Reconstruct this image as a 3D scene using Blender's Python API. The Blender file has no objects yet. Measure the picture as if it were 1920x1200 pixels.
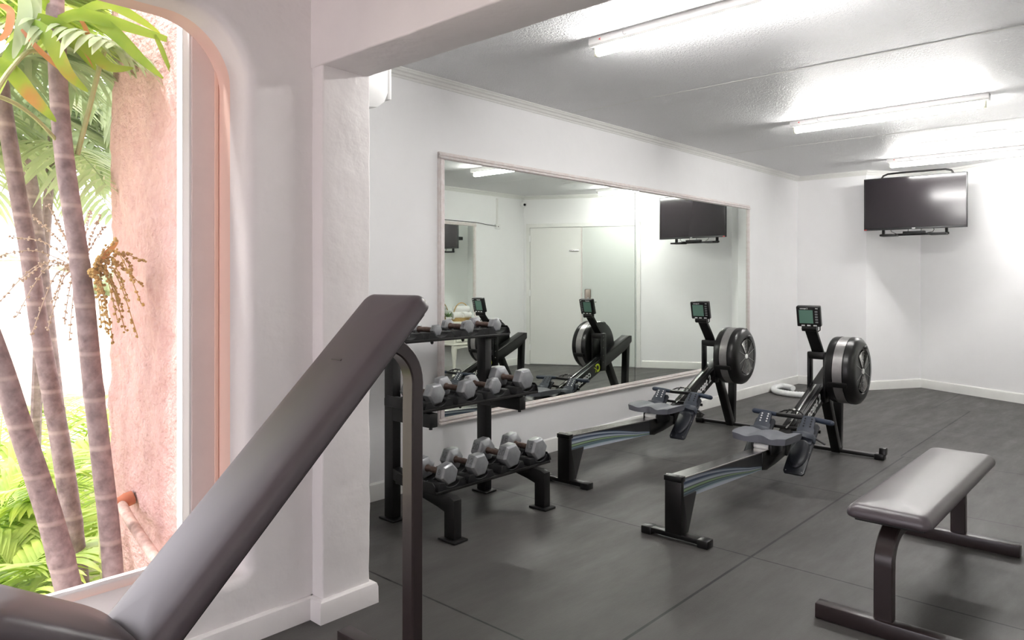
import bpy, bmesh, math, random
from mathutils import Vector, Matrix, noise
PI = math.pi
R = math.radians
random.seed(7)
scene = bpy.context.scene
C = scene.collection

# ------------------------------------------------------------ camera, light, exposure
FPX, CX, CY, EYE = 1358.0, 960.0, 524.0, 1.25
YAW = math.atan(1240.0 / FPX)
cam_data = bpy.data.cameras.new('camera')
cam = bpy.data.objects.new('camera', cam_data)
C.objects.link(cam)
cam.location = (0, 0, EYE)
cam.rotation_euler = (PI / 2, 0, YAW - PI / 2)
cam_data.sensor_width = 36.0
cam_data.lens = FPX / 1920.0 * 36.0
cam_data.shift_y = -(600.0 - CY) / 1920.0
cam_data.clip_start = 0.02
cam_data.clip_end = 300
scene.camera = cam

scene.view_settings.view_transform = 'Standard'
scene.view_settings.look = 'None'
scene.view_settings.gamma = 1.0
scene.view_settings.use_curve_mapping = False
scene.view_settings.exposure = 1.78
scene.cycles.diffuse_bounces = 8
scene.cycles.max_bounces = 14
TUBE_POWER = 38.0

world = bpy.data.worlds.new('sky')
scene.world = world
world.use_nodes = True
wn = world.node_tree
wn.nodes['Background'].inputs[0].default_value = (0.965, 0.915, 1.0, 1)
wn.nodes['Background'].inputs[1].default_value = 1.38
sun_d = bpy.data.lights.new('sun', 'SUN')
sun_d.energy = 1.2
sun_d.angle = R(6)
sun_d.color = (1.0, 0.95, 0.93)
sun = bpy.data.objects.new('sun', sun_d)
C.objects.link(sun)
sun.rotation_euler = Vector((0.50, -0.22, -0.85)).to_track_quat('-Z', 'Y').to_euler()

# ------------------------------------------------------------ materials
def mat(name, col, rough=0.5, metal=0.0, spec=0.5, noise_amt=0.0, nscale=8.0, bump=0.0, bscale=60.0,
        emit=None, estr=0.0, coat=0.0, col2=None, dist=0.002):
    m = bpy.data.materials.new(name)
    m.use_nodes = True
    nt = m.node_tree
    b = nt.nodes['Principled BSDF']
    b.inputs['Base Color'].default_value = (*col, 1)
    b.inputs['Roughness'].default_value = rough
    b.inputs['Metallic'].default_value = metal
    b.inputs['Specular IOR Level'].default_value = spec
    b.inputs['Coat Weight'].default_value = coat
    if emit:
        b.inputs['Emission Color'].default_value = (*emit, 1)
        b.inputs['Emission Strength'].default_value = estr
    if noise_amt or bump or col2:
        tc = nt.nodes.new('ShaderNodeTexCoord')
    if noise_amt or col2:
        n = nt.nodes.new('ShaderNodeTexNoise')
        n.inputs['Scale'].default_value = nscale
        n.inputs['Detail'].default_value = 6
        n.inputs['Roughness'].default_value = 0.6
        nt.links.new(tc.outputs['Object'], n.inputs['Vector'])
        r = nt.nodes.new('ShaderNodeValToRGB')
        r.color_ramp.elements[0].position = 0.3
        r.color_ramp.elements[1].position = 0.72
        c2 = col2 if col2 else tuple(c * (1 - noise_amt) for c in col)
        r.color_ramp.elements[0].color = (*c2, 1)
        r.color_ramp.elements[1].color = (*col, 1)
        nt.links.new(n.outputs['Fac'], r.inputs['Fac'])
        nt.links.new(r.outputs['Color'], b.inputs['Base Color'])
    if bump:
        n2 = nt.nodes.new('ShaderNodeTexNoise')
        n2.inputs['Scale'].default_value = bscale
        n2.inputs['Detail'].default_value = 4
        nt.links.new(tc.outputs['Object'], n2.inputs['Vector'])
        bp = nt.nodes.new('ShaderNodeBump')
        bp.inputs['Strength'].default_value = bump
        bp.inputs['Distance'].default_value = dist
        nt.links.new(n2.outputs['Fac'], bp.inputs['Height'])
        nt.links.new(bp.outputs['Normal'], b.inputs['Normal'])
    return m

M = {}
M['wall'] = mat('white wall paint', (0.87, 0.868, 0.87), 0.55, bump=0.25, bscale=5, dist=0.01, noise_amt=0.03, nscale=3)
M['plaster'] = mat('rough white plaster', (0.84, 0.81, 0.80), 0.6, bump=0.8, bscale=7, dist=0.012, noise_amt=0.05, nscale=4)
M['base'] = mat('white gloss trim paint', (0.78, 0.78, 0.75), 0.4, bump=0.2, bscale=20, noise_amt=0.05, nscale=9)
M['orange'] = mat('orange pink painted reveal', (0.93, 0.68, 0.58), 0.7, bump=0.4, bscale=30)
M['board'] = mat('pale pink painted board', (0.86, 0.74, 0.71), 0.5, bump=0.1, bscale=20, noise_amt=0.06)
M['white_joinery_lit_side'] = mat('white joinery and lit post side', (0.86, 0.84, 0.83), 0.45)  # joinery white; on the post's side it paints in the outdoor light
M['black'] = mat('black powder coated steel', (0.008, 0.0075, 0.0075), 0.40, spec=0.35, bump=0.05, bscale=400)
M['black_sat'] = mat('black plastic', (0.008, 0.008, 0.009), 0.45, spec=0.35)
M['brown_steel'] = mat('dark brown painted steel', (0.030, 0.020, 0.020), 0.30, spec=0.6)
M['vinyl'] = mat('dark vinyl upholstery', (0.075, 0.058, 0.066), 0.40, spec=0.9, bump=0.08, bscale=350, dist=0.001, noise_amt=0.15, nscale=3)
M['vinyl_board'] = mat('black vinyl underside', (0.02, 0.018, 0.018), 0.6)
M['silver'] = mat('grey hammered enamel', (0.37, 0.38, 0.395), 0.34, metal=0.50, noise_amt=0.3, nscale=18, bump=0.12, bscale=60)
M['digits'] = mat('grey raised digits', (0.20, 0.205, 0.21), 0.5, metal=0.3)
M['grip'] = mat('brown worn steel grip', (0.19, 0.135, 0.115), 0.5, metal=0.5, noise_amt=0.5, nscale=60, col2=(0.10, 0.06, 0.045))
M['rower'] = mat('black glossy rower paint', (0.006, 0.0055, 0.0055), 0.28, spec=0.35)
M['rower_plastic'] = mat('black moulded plastic', (0.009, 0.0085, 0.0085), 0.28, spec=0.4)
M['seat'] = mat('grey moulded foam seat', (0.115, 0.12, 0.14), 0.5)
M['handle'] = mat('dark blue rubber grip', (0.022, 0.032, 0.058), 0.5)
M['footplate'] = mat('dark slate plastic footplate', (0.014, 0.016, 0.022), 0.4)
M['heel'] = mat('slate blue plastic', (0.040, 0.047, 0.064), 0.45)
M['steel'] = mat('polished steel', (0.62, 0.61, 0.60), 0.22, metal=1.0)
M['brushed'] = mat('brushed grey band', (0.34, 0.33, 0.325), 0.35, metal=0.7, noise_amt=0.15, nscale=40)
M['lcd'] = mat('green grey lcd', (0.13, 0.24, 0.19), 0.25)
M['mark'] = mat('white print', (0.75, 0.75, 0.75), 0.5)
M['yellow'] = mat('yellow green print', (0.70, 0.78, 0.03), 0.5)
M['red'] = mat('red print', (0.7, 0.04, 0.04), 0.5)
M['fixture'] = mat('white enamel batten', (0.80, 0.79, 0.78), 0.4)
M['holder'] = mat('cream lampholder', (0.80, 0.80, 0.66), 0.4)
M['tube'] = mat('fluorescent tube', (1, 1, 1), 0.4, emit=(1.0, 0.985, 0.96), estr=TUBE_POWER)
M['tv'] = mat('black tv shell', (0.012, 0.012, 0.013), 0.3)
M['screen'] = mat('dark glossy screen', (0.016, 0.013, 0.015), 0.13, spec=0.5)
M['mirror'] = mat('mirror glass', (0.84, 0.885, 0.835), 0.0, metal=1.0)
M['frame'] = mat('whitewashed timber frame', (0.80, 0.77, 0.755), 0.5, nscale=30, bump=0.2, bscale=80, col2=(0.70, 0.62, 0.59))
M['door_white'] = mat('white door paint', (0.78, 0.78, 0.75), 0.45)
M['door_grey'] = mat('darker grey green door leaf', (0.60, 0.63, 0.60), 0.4)  # one leaf is given a darker grey green than its pair
M['bronze'] = mat('brown metal lock plate', (0.26, 0.22, 0.19), 0.35, metal=0.8)
M['towel'] = mat('white towelling', (0.82, 0.82, 0.80), 0.95, bump=0.6, bscale=120)
M['wicker'] = mat('golden wicker', (0.62, 0.42, 0.16), 0.6, noise_amt=0.4, nscale=90)
M['clear'] = mat('pale glass', (0.75, 0.8, 0.78), 0.1, spec=0.8)
M['bluegreen'] = mat('green leaf', (0.18, 0.30, 0.12), 0.6)
M['cabinet'] = mat('cream white furniture paint', (0.80, 0.79, 0.70), 0.4)
M['pvc'] = mat('white plastic', (0.84, 0.84, 0.83), 0.35)
M['foam'] = mat('white ribbed tubing', (0.82, 0.83, 0.83), 0.5)
M['stucco'] = mat('pink roughcast stucco', (0.71, 0.485, 0.455), 0.85, bump=1.0, bscale=48, dist=0.018, nscale=26, col2=(0.59, 0.36, 0.335))
M['pipe'] = mat('flaking painted pipe', (0.66, 0.47, 0.41), 0.7, noise_amt=0.4, nscale=40, bump=0.5, bscale=60)
M['rust'] = mat('rusty joint', (0.5, 0.18, 0.1), 0.8, bump=0.6, bscale=80)
M['cable'] = mat('black cable', (0.02, 0.02, 0.02), 0.5)
M['far_white'] = mat('distant white render', (0.85, 0.84, 0.84), 0.8)
M['far_roof'] = mat('distant roof', (0.5, 0.47, 0.47), 0.8)

def trunk_mat():
    m = mat('ringed palm bark', (0.36, 0.28, 0.28), 0.75, nscale=22, col2=(0.15, 0.105, 0.11), bump=0.5, bscale=50, dist=0.006)
    nt = m.node_tree
    b = nt.nodes['Principled BSDF']
    tc = nt.nodes.new('ShaderNodeTexCoord')
    wv = nt.nodes.new('ShaderNodeTexWave')
    wv.bands_direction = 'Z'
    wv.inputs['Scale'].default_value = 1.6
    wv.inputs['Distortion'].default_value = 1.0
    nt.links.new(tc.outputs['Object'], wv.inputs['Vector'])
    r = nt.nodes.new('ShaderNodeValToRGB')
    r.color_ramp.elements[0].position = 0.0
    r.color_ramp.elements[0].color = (0.62, 0.50, 0.46, 1)
    r.color_ramp.elements[1].position = 0.06
    r.color_ramp.elements[1].color = (0, 0, 0, 1)
    nt.links.new(wv.outputs['Fac'], r.inputs['Fac'])
    mx = nt.nodes.new('ShaderNodeMixRGB')
    mx.blend_type = 'LIGHTEN'
    mx.inputs[0].default_value = 0.35
    src = b.inputs['Base Color'].links[0].from_socket
    nt.links.new(src, mx.inputs[1])
    nt.links.new(r.outputs['Color'], mx.inputs[2])
    nt.links.new(mx.outputs[0], b.inputs['Base Color'])
    return m
M['bark'] = trunk_mat()
M['green_bark'] = mat('green young palm stem', (0.42, 0.45, 0.20), 0.6, noise_amt=0.3, nscale=20)

def leaf_mat(name, a, b2, tip):
    m = bpy.data.materials.new(name)
    m.use_nodes = True
    nt = m.node_tree
    nt.nodes.clear()
    out = nt.nodes.new('ShaderNodeOutputMaterial')
    mix = nt.nodes.new('ShaderNodeMixShader')
    d = nt.nodes.new('ShaderNodeBsdfPrincipled')
    t = nt.nodes.new('ShaderNodeBsdfTranslucent')
    d.inputs['Roughness'].default_value = 0.4
    mix.inputs[0].default_value = 0.45
    tc = nt.nodes.new('ShaderNodeTexCoord')
    n = nt.nodes.new('ShaderNodeTexNoise')
    n.inputs['Scale'].default_value = 3.5
    n.inputs['Detail'].default_value = 5
    r = nt.nodes.new('ShaderNodeValToRGB')
    e = r.color_ramp.elements
    e[0].position = 0.30; e[0].color = (*a, 1)
    e[1].position = 0.62; e[1].color = (*b2, 1)
    x = e.new(0.74); x.color = (*tip, 1)
    nt.links.new(tc.outputs['Object'], n.inputs['Vector'])
    nt.links.new(n.outputs['Fac'], r.inputs['Fac'])
    nt.links.new(r.outputs['Color'], d.inputs['Base Color'])
    nt.links.new(r.outputs['Color'], t.inputs['Color'])
    nt.links.new(d.outputs[0], mix.inputs[1])
    nt.links.new(t.outputs[0], mix.inputs[2])
    nt.links.new(mix.outputs[0], out.inputs[0])
    return m
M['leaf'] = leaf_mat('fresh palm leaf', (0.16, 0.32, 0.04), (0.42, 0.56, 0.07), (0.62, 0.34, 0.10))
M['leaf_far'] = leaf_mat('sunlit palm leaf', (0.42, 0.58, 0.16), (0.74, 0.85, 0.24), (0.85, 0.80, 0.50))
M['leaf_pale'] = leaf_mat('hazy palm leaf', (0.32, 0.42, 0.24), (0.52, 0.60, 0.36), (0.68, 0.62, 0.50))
M['leaf_dry'] = leaf_mat('dry brown leaf', (0.45, 0.16, 0.06), (0.65, 0.32, 0.12), (0.8, 0.5, 0.2))
M['fruit'] = mat('ochre palm fruit strand', (0.55, 0.36, 0.12), 0.7, noise_amt=0.4, nscale=40)
M['fruit_pale'] = mat('pale flower strand', (0.66, 0.52, 0.40), 0.7, noise_amt=0.3, nscale=40)
M['grass'] = mat('sunlit garden ground', (0.62, 0.64, 0.40), 0.9, nscale=3, col2=(0.72, 0.58, 0.50), bump=0.4, bscale=20)

def glass_pane_mat():
    m = bpy.data.materials.new('thin window glass')
    m.use_nodes = True
    nt = m.node_tree
    nt.nodes.clear()
    out = nt.nodes.new('ShaderNodeOutputMaterial')
    mix = nt.nodes.new('ShaderNodeMixShader')
    tr = nt.nodes.new('ShaderNodeBsdfTransparent')
    tr.inputs[0].default_value = (0.97, 0.975, 0.97, 1)
    gl = nt.nodes.new('ShaderNodeBsdfGlossy')
    gl.inputs['Roughness'].default_value = 0.02
    lw = nt.nodes.new('ShaderNodeFresnel')
    lw.inputs[0].default_value = 1.45
    nt.links.new(lw.outputs[0], mix.inputs[0])
    nt.links.new(tr.outputs[0], mix.inputs[1])
    nt.links.new(gl.outputs[0], mix.inputs[2])
    nt.links.new(mix.outputs[0], out.inputs[0])
    return m
M['glass'] = glass_pane_mat()

def floor_mat():
    m = mat('dark rubber gym matting', (0.078, 0.074, 0.070), 0.5, spec=0.28, nscale=2.2, col2=(0.056, 0.053, 0.050), bump=0.35, bscale=160, dist=0.0015)
    nt = m.node_tree
    b = nt.nodes['Principled BSDF']
    geo = nt.nodes.new('ShaderNodeNewGeometry')
    sep = nt.nodes.new('ShaderNodeSeparateXYZ')
    nt.links.new(geo.outputs['Position'], sep.inputs[0])
    def mth(op, a, bb=None):
        n = nt.nodes.new('ShaderNodeMath')
        n.operation = op
        for i, v in enumerate((a, bb)):
            if v is None:
                continue
            if isinstance(v, (int, float)):
                n.inputs[i].default_value = v
            else:
                nt.links.new(v, n.inputs[i])
        return n.outputs[0]
    def line(axis, pos, w=0.0045):
        return mth('LESS_THAN', mth('ABSOLUTE', mth('SUBTRACT', sep.outputs[axis], pos)), w)
    gt = lambda ax, p: mth('GREATER_THAN', sep.outputs[ax], p)
    lt = lambda ax, p: mth('LESS_THAN', sep.outputs[ax], p)
    lines = [mth('MULTIPLY', line(1, 1.406, 0.006), lt(0, 5.64)), mth('MULTIPLY', line(1, 1.424, 0.006), mth('MULTIPLY', gt(0, 5.64), lt(0, 8.0))),
             mth('MULTIPLY', line(1, 1.72), gt(0, 8.0))]
    for xp in (0.62, 1.88, 3.138, 4.43, 6.82, 8.02):
        lines.append(line(0, xp))
    lines.append(mth('MULTIPLY', line(0, 5.63), lt(1, 1.42)))
    acc = lines[0]
    for l in lines[1:]:
        acc = mth('MAXIMUM', acc, l)
    # long soft scuffs
    tc = nt.nodes.new('ShaderNodeTexCoord')
    mp = nt.nodes.new('ShaderNodeMapping')
    mp.inputs['Scale'].default_value = (0.6, 2.5, 1)
    mp.inputs['Rotation'].default_value = (0, 0, 0.5)
    nt.links.new(tc.outputs['Object'], mp.inputs[0])
    n = nt.nodes.new('ShaderNodeTexNoise')
    n.inputs['Scale'].default_value = 3
    n.inputs['Detail'].default_value = 8
    n.inputs['Roughness'].default_value = 0.7
    nt.links.new(mp.outputs[0], n.inputs['Vector'])
    rr = nt.nodes.new('ShaderNodeMapRange')
    rr.inputs['From Min'].default_value = 0.3
    rr.inputs['From Max'].default_value = 0.7
    rr.inputs['To Min'].default_value = 0.38
    rr.inputs['To Max'].default_value = 0.58
    nt.links.new(n.outputs['Fac'], rr.inputs['Value'])
    nt.links.new(rr.outputs[0], b.inputs['Roughness'])
    mx = nt.nodes.new('ShaderNodeMixRGB')
    nt.links.new(acc, mx.inputs[0])
    nt.links.new(b.inputs['Base Color'].links[0].from_socket, mx.inputs[1])
    mx.inputs[2].default_value = (0.008, 0.008, 0.008, 1)
    nt.links.new(mx.outputs[0], b.inputs['Base Color'])
    return m
M['floor'] = floor_mat()

def ceiling_mat():
    m = mat('stippled gloss ceiling', (0.80, 0.80, 0.81), 0.45, spec=0.5)
    nt = m.node_tree
    b = nt.nodes['Principled BSDF']
    tc = nt.nodes.new('ShaderNodeTexCoord')
    v = nt.nodes.new('ShaderNodeTexNoise')
    v.inputs['Scale'].default_value = 62
    v.inputs['Detail'].default_value = 3
    v.inputs['Distortion'].default_value = 1.2
    nt.links.new(tc.outputs['Object'], v.inputs['Vector'])
    bp = nt.nodes.new('ShaderNodeBump')
    bp.inputs['Strength'].default_value = 1.0
    bp.inputs['Distance'].default_value = 0.010
    nt.links.new(v.outputs['Fac'], bp.inputs['Height'])
    nt.links.new(bp.outputs['Normal'], b.inputs['Normal'])
    return m
M['ceiling'] = ceiling_mat()

def decal_mat():
    # swept blue, grey and green bands printed on the flank of the rail
    m = mat('swept band print on black rail', (0.014, 0.0135, 0.0135), 0.28)
    nt = m.node_tree
    b = nt.nodes['Principled BSDF']
    tc = nt.nodes.new('ShaderNodeTexCoord')
    sep = nt.nodes.new('ShaderNodeSeparateXYZ')
    nt.links.new(tc.outputs['Object'], sep.inputs[0])
    def mth(op, a, bb=None):
        n = nt.nodes.new('ShaderNodeMath')
        n.operation = op
        for i, v in enumerate((a, bb)):
            if v is None:
                continue
            if isinstance(v, (int, float)):
                n.inputs[i].default_value = v
            else:
                nt.links.new(v, n.inputs[i])
        return n.outputs[0]
    x = sep.outputs[0]; z = sep.outputs[2]
    # height above the rail's lower edge (0..1), bands converge forward
    zb = mth('SUBTRACT', z, mth('SUBTRACT', 0.2, mth('MULTIPLY', x, 0.043)))
    v = mth('DIVIDE', zb, 0.105)
    spread = mth('SUBTRACT', 1.08, mth('MULTIPLY', mth('POWER', mth('MAXIMUM', x, 0.0), 1.3), 0.95))
    v = mth('SUBTRACT', v, mth('MULTIPLY', mth('SINE', mth('MULTIPLY', mth('MINIMUM', x, 0.75), 4.19)), 0.13))
    u = mth('DIVIDE', v, mth('MAXIMUM', spread, 0.05))
    r = nt.nodes.new('ShaderNodeValToRGB')
    nt.links.new(u, r.inputs[0])
    e = r.color_ramp.elements
    k = (0.014, 0.014, 0.016); g = (0.20, 0.24, 0.29); l = (0.40, 0.44, 0.50); n_ = (0.03, 0.05, 0.10); gr = (0.22, 0.33, 0.17); t = (0.16, 0.24, 0.26)
    stops = [(0.0, l), (0.10, t), (0.16, n_), (0.20, t), (0.27, k), (0.31, gr), (0.37, gr), (0.40, k), (0.47, l), (0.56, g), (0.60, n_), (0.68, n_), (0.72, l), (0.80, g), (0.84, n_), (0.95, k)]
    e[0].position = 0; e[0].color = (*stops[0][1], 1)
    e[1].position = 1; e[1].color = (*k, 1)
    for p, c in stops[1:]:
        q = e.new(p); q.color = (*c, 1)
    nt.links.new(r.outputs[0], b.inputs['Base Color'])
    return m
M['decal'] = decal_mat()

# ------------------------------------------------------------ mesh helpers
class MB:
    def __init__(s):
        s.bm = bmesh.new()
    def _merge(s, b):
        me = bpy.data.meshes.new('tmp')
        b.to_mesh(me); b.free()
        s.bm.from_mesh(me)
        bpy.data.meshes.remove(me)
        return s
    def box(s, lo, hi, bev=0.0, seg=2, rot=None, piv=None):
        b = bmesh.new()
        bmesh.ops.create_cube(b, size=1)
        c = Vector([(lo[i] + hi[i]) / 2 for i in range(3)])
        d = [abs(hi[i] - lo[i]) for i in range(3)]
        for v in b.verts:
            v.co = Vector((v.co.x * d[0], v.co.y * d[1], v.co.z * d[2])) + c
        if bev:
            bmesh.ops.bevel(b, geom=b.edges[:] , offset=bev, segments=seg, affect='EDGES', profile=0.5)
        if rot is not None:
            p = Vector(piv) if piv is not None else c
            for v in b.verts:
                v.co = rot @ (v.co - p) + p
        return s._merge(b)
    def bar(s, p, q, w, h, bev=0.0, up=Vector((0, 0, 1))):
        p = Vector(p); q = Vector(q)
        d = q - p; L = d.length; d.normalize()
        u = up - d * up.dot(d)
        if u.length < 1e-4:
            u = Vector((1, 0, 0)) - d * d.x
        u.normalize(); sd = d.cross(u)
        b = bmesh.new()
        bmesh.ops.create_cube(b, size=1)
        for v in b.verts:
            v.co = Vector((v.co.x * L, v.co.y * w, v.co.z * h))
        if bev:
            bmesh.ops.bevel(b, geom=b.edges[:], offset=bev, segments=2, affect='EDGES', profile=0.5)
        c = (p + q) / 2
        for v in b.verts:
            v.co = c + d * v.co.x + sd * v.co.y + u * v.co.z
        return s._merge(b)
    def cyl(s, p, q, r, r2=None, n=24, cap=True):
        p = Vector(p); q = Vector(q)
        if r2 is None: r2 = r
        d = (q - p).normalized()
        a = d.orthogonal().normalized(); c = d.cross(a)
        b = bmesh.new()
        A = [b.verts.new(p + (a * math.cos(2 * PI * i / n) + c * math.sin(2 * PI * i / n)) * r) for i in range(n)]
        B = [b.verts.new(q + (a * math.cos(2 * PI * i / n) + c * math.sin(2 * PI * i / n)) * r2) for i in range(n)]
        for i in range(n):
            b.faces.new((A[i], A[(i + 1) % n], B[(i + 1) % n], B[i]))
        if cap:
            b.faces.new(A[::-1]); b.faces.new(B)
        return s._merge(b)
    def lathe(s, p, axis, prof, n=32):
        """prof: list of (distance along axis, radius)"""
        p = Vector(p); d = Vector(axis).normalized()
        a = d.orthogonal().normalized(); c = d.cross(a)
        b = bmesh.new(); rings = []
        for (t, r) in prof:
            if r < 1e-6:
                rings.append([b.verts.new(p + d * t)])
            else:
                rings.append([b.verts.new(p + d * t + (a * math.cos(2 * PI * i / n) + c * math.sin(2 * PI * i / n)) * r) for i in range(n)])
        for A, B in zip(rings, rings[1:]):
            if len(A) == 1 and len(B) == 1: continue
            for i in range(n):
                j = (i + 1) % n
                if len(A) == 1: b.faces.new((A[0], B[j], B[i]))
                elif len(B) == 1: b.faces.new((A[i], A[j], B[0]))
                else: b.faces.new((A[i], A[j], B[j], B[i]))
        bmesh.ops.recalc_face_normals(b, faces=b.faces[:])
        return s._merge(b)
    def tube(s, pts, r, n=10, closed=False, radii=None, flat=1.0):
        P = [Vector(p) for p in pts]
        b = bmesh.new(); rings = []
        prev = None
        for i, p in enumerate(P):
            if closed:
                t = (P[(i + 1) % len(P)] - P[i - 1]).normalized()
            else:
                t = (P[min(i + 1, len(P) - 1)] - P[max(i - 1, 0)]).normalized()
            a = t.orthogonal().normalized() if prev is None else (prev - t * prev.dot(t)).normalized()
            prev = a
            c = t.cross(a)
            rr = radii[i] if radii else r
            rings.append([b.verts.new(p + (a * math.cos(2 * PI * k / n) + c * math.sin(2 * PI * k / n) * flat) * rr) for k in range(n)])
        m = len(rings)
        for i in range(m if closed else m - 1):
            A = rings[i]; B = rings[(i + 1) % m]
            for k in range(n):
                b.faces.new((A[k], A[(k + 1) % n], B[(k + 1) % n], B[k]))
        if not closed:
            b.faces.new(rings[0][::-1]); b.faces.new(rings[-1])
        return s._merge(b)
    def sweep_rect(s, pts, w, h, side):
        """rectangular tube swept along pts (in the plane perpendicular to side); w along side, h in plane"""
        P = [Vector(p) for p in pts]; sd = Vector(side).normalized()
        b = bmesh.new(); rings = []
        for i, p in enumerate(P):
            if i == 0: t = P[1] - P[0]
            elif i == len(P) - 1: t = P[-1] - P[-2]
            else: t = (P[i + 1] - P[i]).normalized() + (P[i] - P[i - 1]).normalized()
            t.normalize()
            nrm = sd.cross(t).normalized()
            k = 1.0
            if 0 < i < len(P) - 1:
                c_ = max(0.3, t.dot((P[i + 1] - P[i]).normalized())); k = 1 / c_
            ch = min(w, h) * 0.10
            prof = [(-w/2+ch, -h/2), (w/2-ch, -h/2), (w/2, -h/2+ch), (w/2, h/2-ch), (w/2-ch, h/2), (-w/2+ch, h/2), (-w/2, h/2-ch), (-w/2, -h/2+ch)]
            rings.append([b.verts.new(p + sd * a + nrm * (c * k)) for a, c in prof])
        for A, B in zip(rings, rings[1:]):
            for k in range(8):
                b.faces.new((A[k], A[(k + 1) % 8], B[(k + 1) % 8], B[k]))
        b.faces.new(rings[0][::-1]); b.faces.new(rings[-1])
        bmesh.ops.recalc_face_normals(b, faces=b.faces[:])
        return s._merge(b)
    def prism(s, poly, lo, hi, axis='z', bev=0.0, seg=2):
        """poly of 2D points extruded between lo and hi. axis z:(x,y) y:(x,z) x:(y,z)"""
        def mk(a, b_, c):
            return {'z': (a, b_, c), 'y': (a, c, b_), 'x': (c, a, b_)}[axis]
        b = bmesh.new()
        A = [b.verts.new(mk(x, y, lo)) for x, y in poly]
        B = [b.verts.new(mk(x, y, hi)) for x, y in poly]
        n = len(poly)
        b.faces.new(A); b.faces.new(B[::-1])
        for i in range(n):
            b.faces.new((A[i], B[i], B[(i + 1) % n], A[(i + 1) % n]))
        bmesh.ops.recalc_face_normals(b, faces=b.faces[:])
        if bev:
            bmesh.ops.bevel(b, geom=b.edges[:], offset=bev, segments=seg, affect='EDGES', profile=0.5)
        return s._merge(b)
    def ball(s, c, r, sub=2, sc=(1, 1, 1)):
        b = bmesh.new()
        bmesh.ops.create_icosphere(b, subdivisions=sub, radius=r)
        for v in b.verts:
            v.co = Vector((v.co.x * sc[0], v.co.y * sc[1], v.co.z * sc[2])) + Vector(c)
        return s._merge(b)
    def strip(s, pts, widths, side, fold=0.0, up=Vector((0, 0, 1))):
        b = s.bm; rows = []
        for p, w, sd in zip(pts, widths, side):
            dn = up * (-fold * w)
            rows.append([b.verts.new(p + sd * w + dn), b.verts.new(p), b.verts.new(p - sd * w + dn)])
        for A, B in zip(rows, rows[1:]):
            b.faces.new((A[0], A[1], B[1], B[0])); b.faces.new((A[1], A[2], B[2], B[1]))
        return s
    def xf(s, mtx):
        s.bm.transform(mtx)
        return s
    def build(s, name, m, parent=None, smooth=35, loc=None):
        me = bpy.data.meshes.new(name)
        s.bm.to_mesh(me); s.bm.free()
        if isinstance(m, (list, tuple)):
            for q in m: me.materials.append(q)
        else:
            me.materials.append(m)
        if smooth:
            for p in me.polygons: p.use_smooth = True
            me.set_sharp_from_angle(angle=R(smooth))
        o = bpy.data.objects.new(name, me)
        C.objects.link(o)
        if parent: o.parent = parent
        if loc: o.location = loc
        return o

def tag(o, label=None, cat=None, group=None, kind=None):
    if label: o['label'] = label
    if cat: o['category'] = cat
    if group: o['group'] = group
    if kind: o['kind'] = kind
    return o
def thing(name, label, cat, loc=(0, 0, 0), rz=0.0, group=None):
    o = bpy.data.objects.new(name, None)
    o.empty_display_size = 0.1
    C.objects.link(o)
    o.location = loc; o.rotation_euler = (0, 0, rz)
    return tag(o, label, cat, group)
def kids(o):
    return [c for c in bpy.data.objects if c.parent is o]
def copy_tree(o, parent=None):
    c = o.copy(); C.objects.link(c)
    if parent: c.parent = parent
    for ch in kids(o): copy_tree(ch, c)
    return c
def struct(o, label=None):
    o['kind'] = 'structure'
    if label: o['label'] = label
    return o
def text_mb(txt, size, depth, mtx, shear=0.0, bold=0.0):
    cu = bpy.data.curves.new('lettering', 'FONT')
    cu.body = txt; cu.size = size; cu.extrude = depth; cu.align_x = 'CENTER'; cu.align_y = 'CENTER'
    cu.shear = shear; cu.offset = bold; cu.resolution_u = 3
    o = bpy.data.objects.new('lettering', cu)
    C.objects.link(o)
    dg = bpy.context.evaluated_depsgraph_get()
    me = bpy.data.meshes.new_from_object(o.evaluated_get(dg))
    bpy.data.objects.remove(o); bpy.data.curves.remove(cu)
    mb = MB(); mb.bm.from_mesh(me); bpy.data.meshes.remove(me)
    mb.xf(mtx)
    return mb
def frame_mtx(origin, xdir, ydir):
    x = Vector(xdir).normalized(); y = Vector(ydir); y = (y - x * y.dot(x)).normalized(); z = x.cross(y)
    m = Matrix((x, y, z)).transposed().to_4x4(); m.translation = Vector(origin)
    return m
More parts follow.
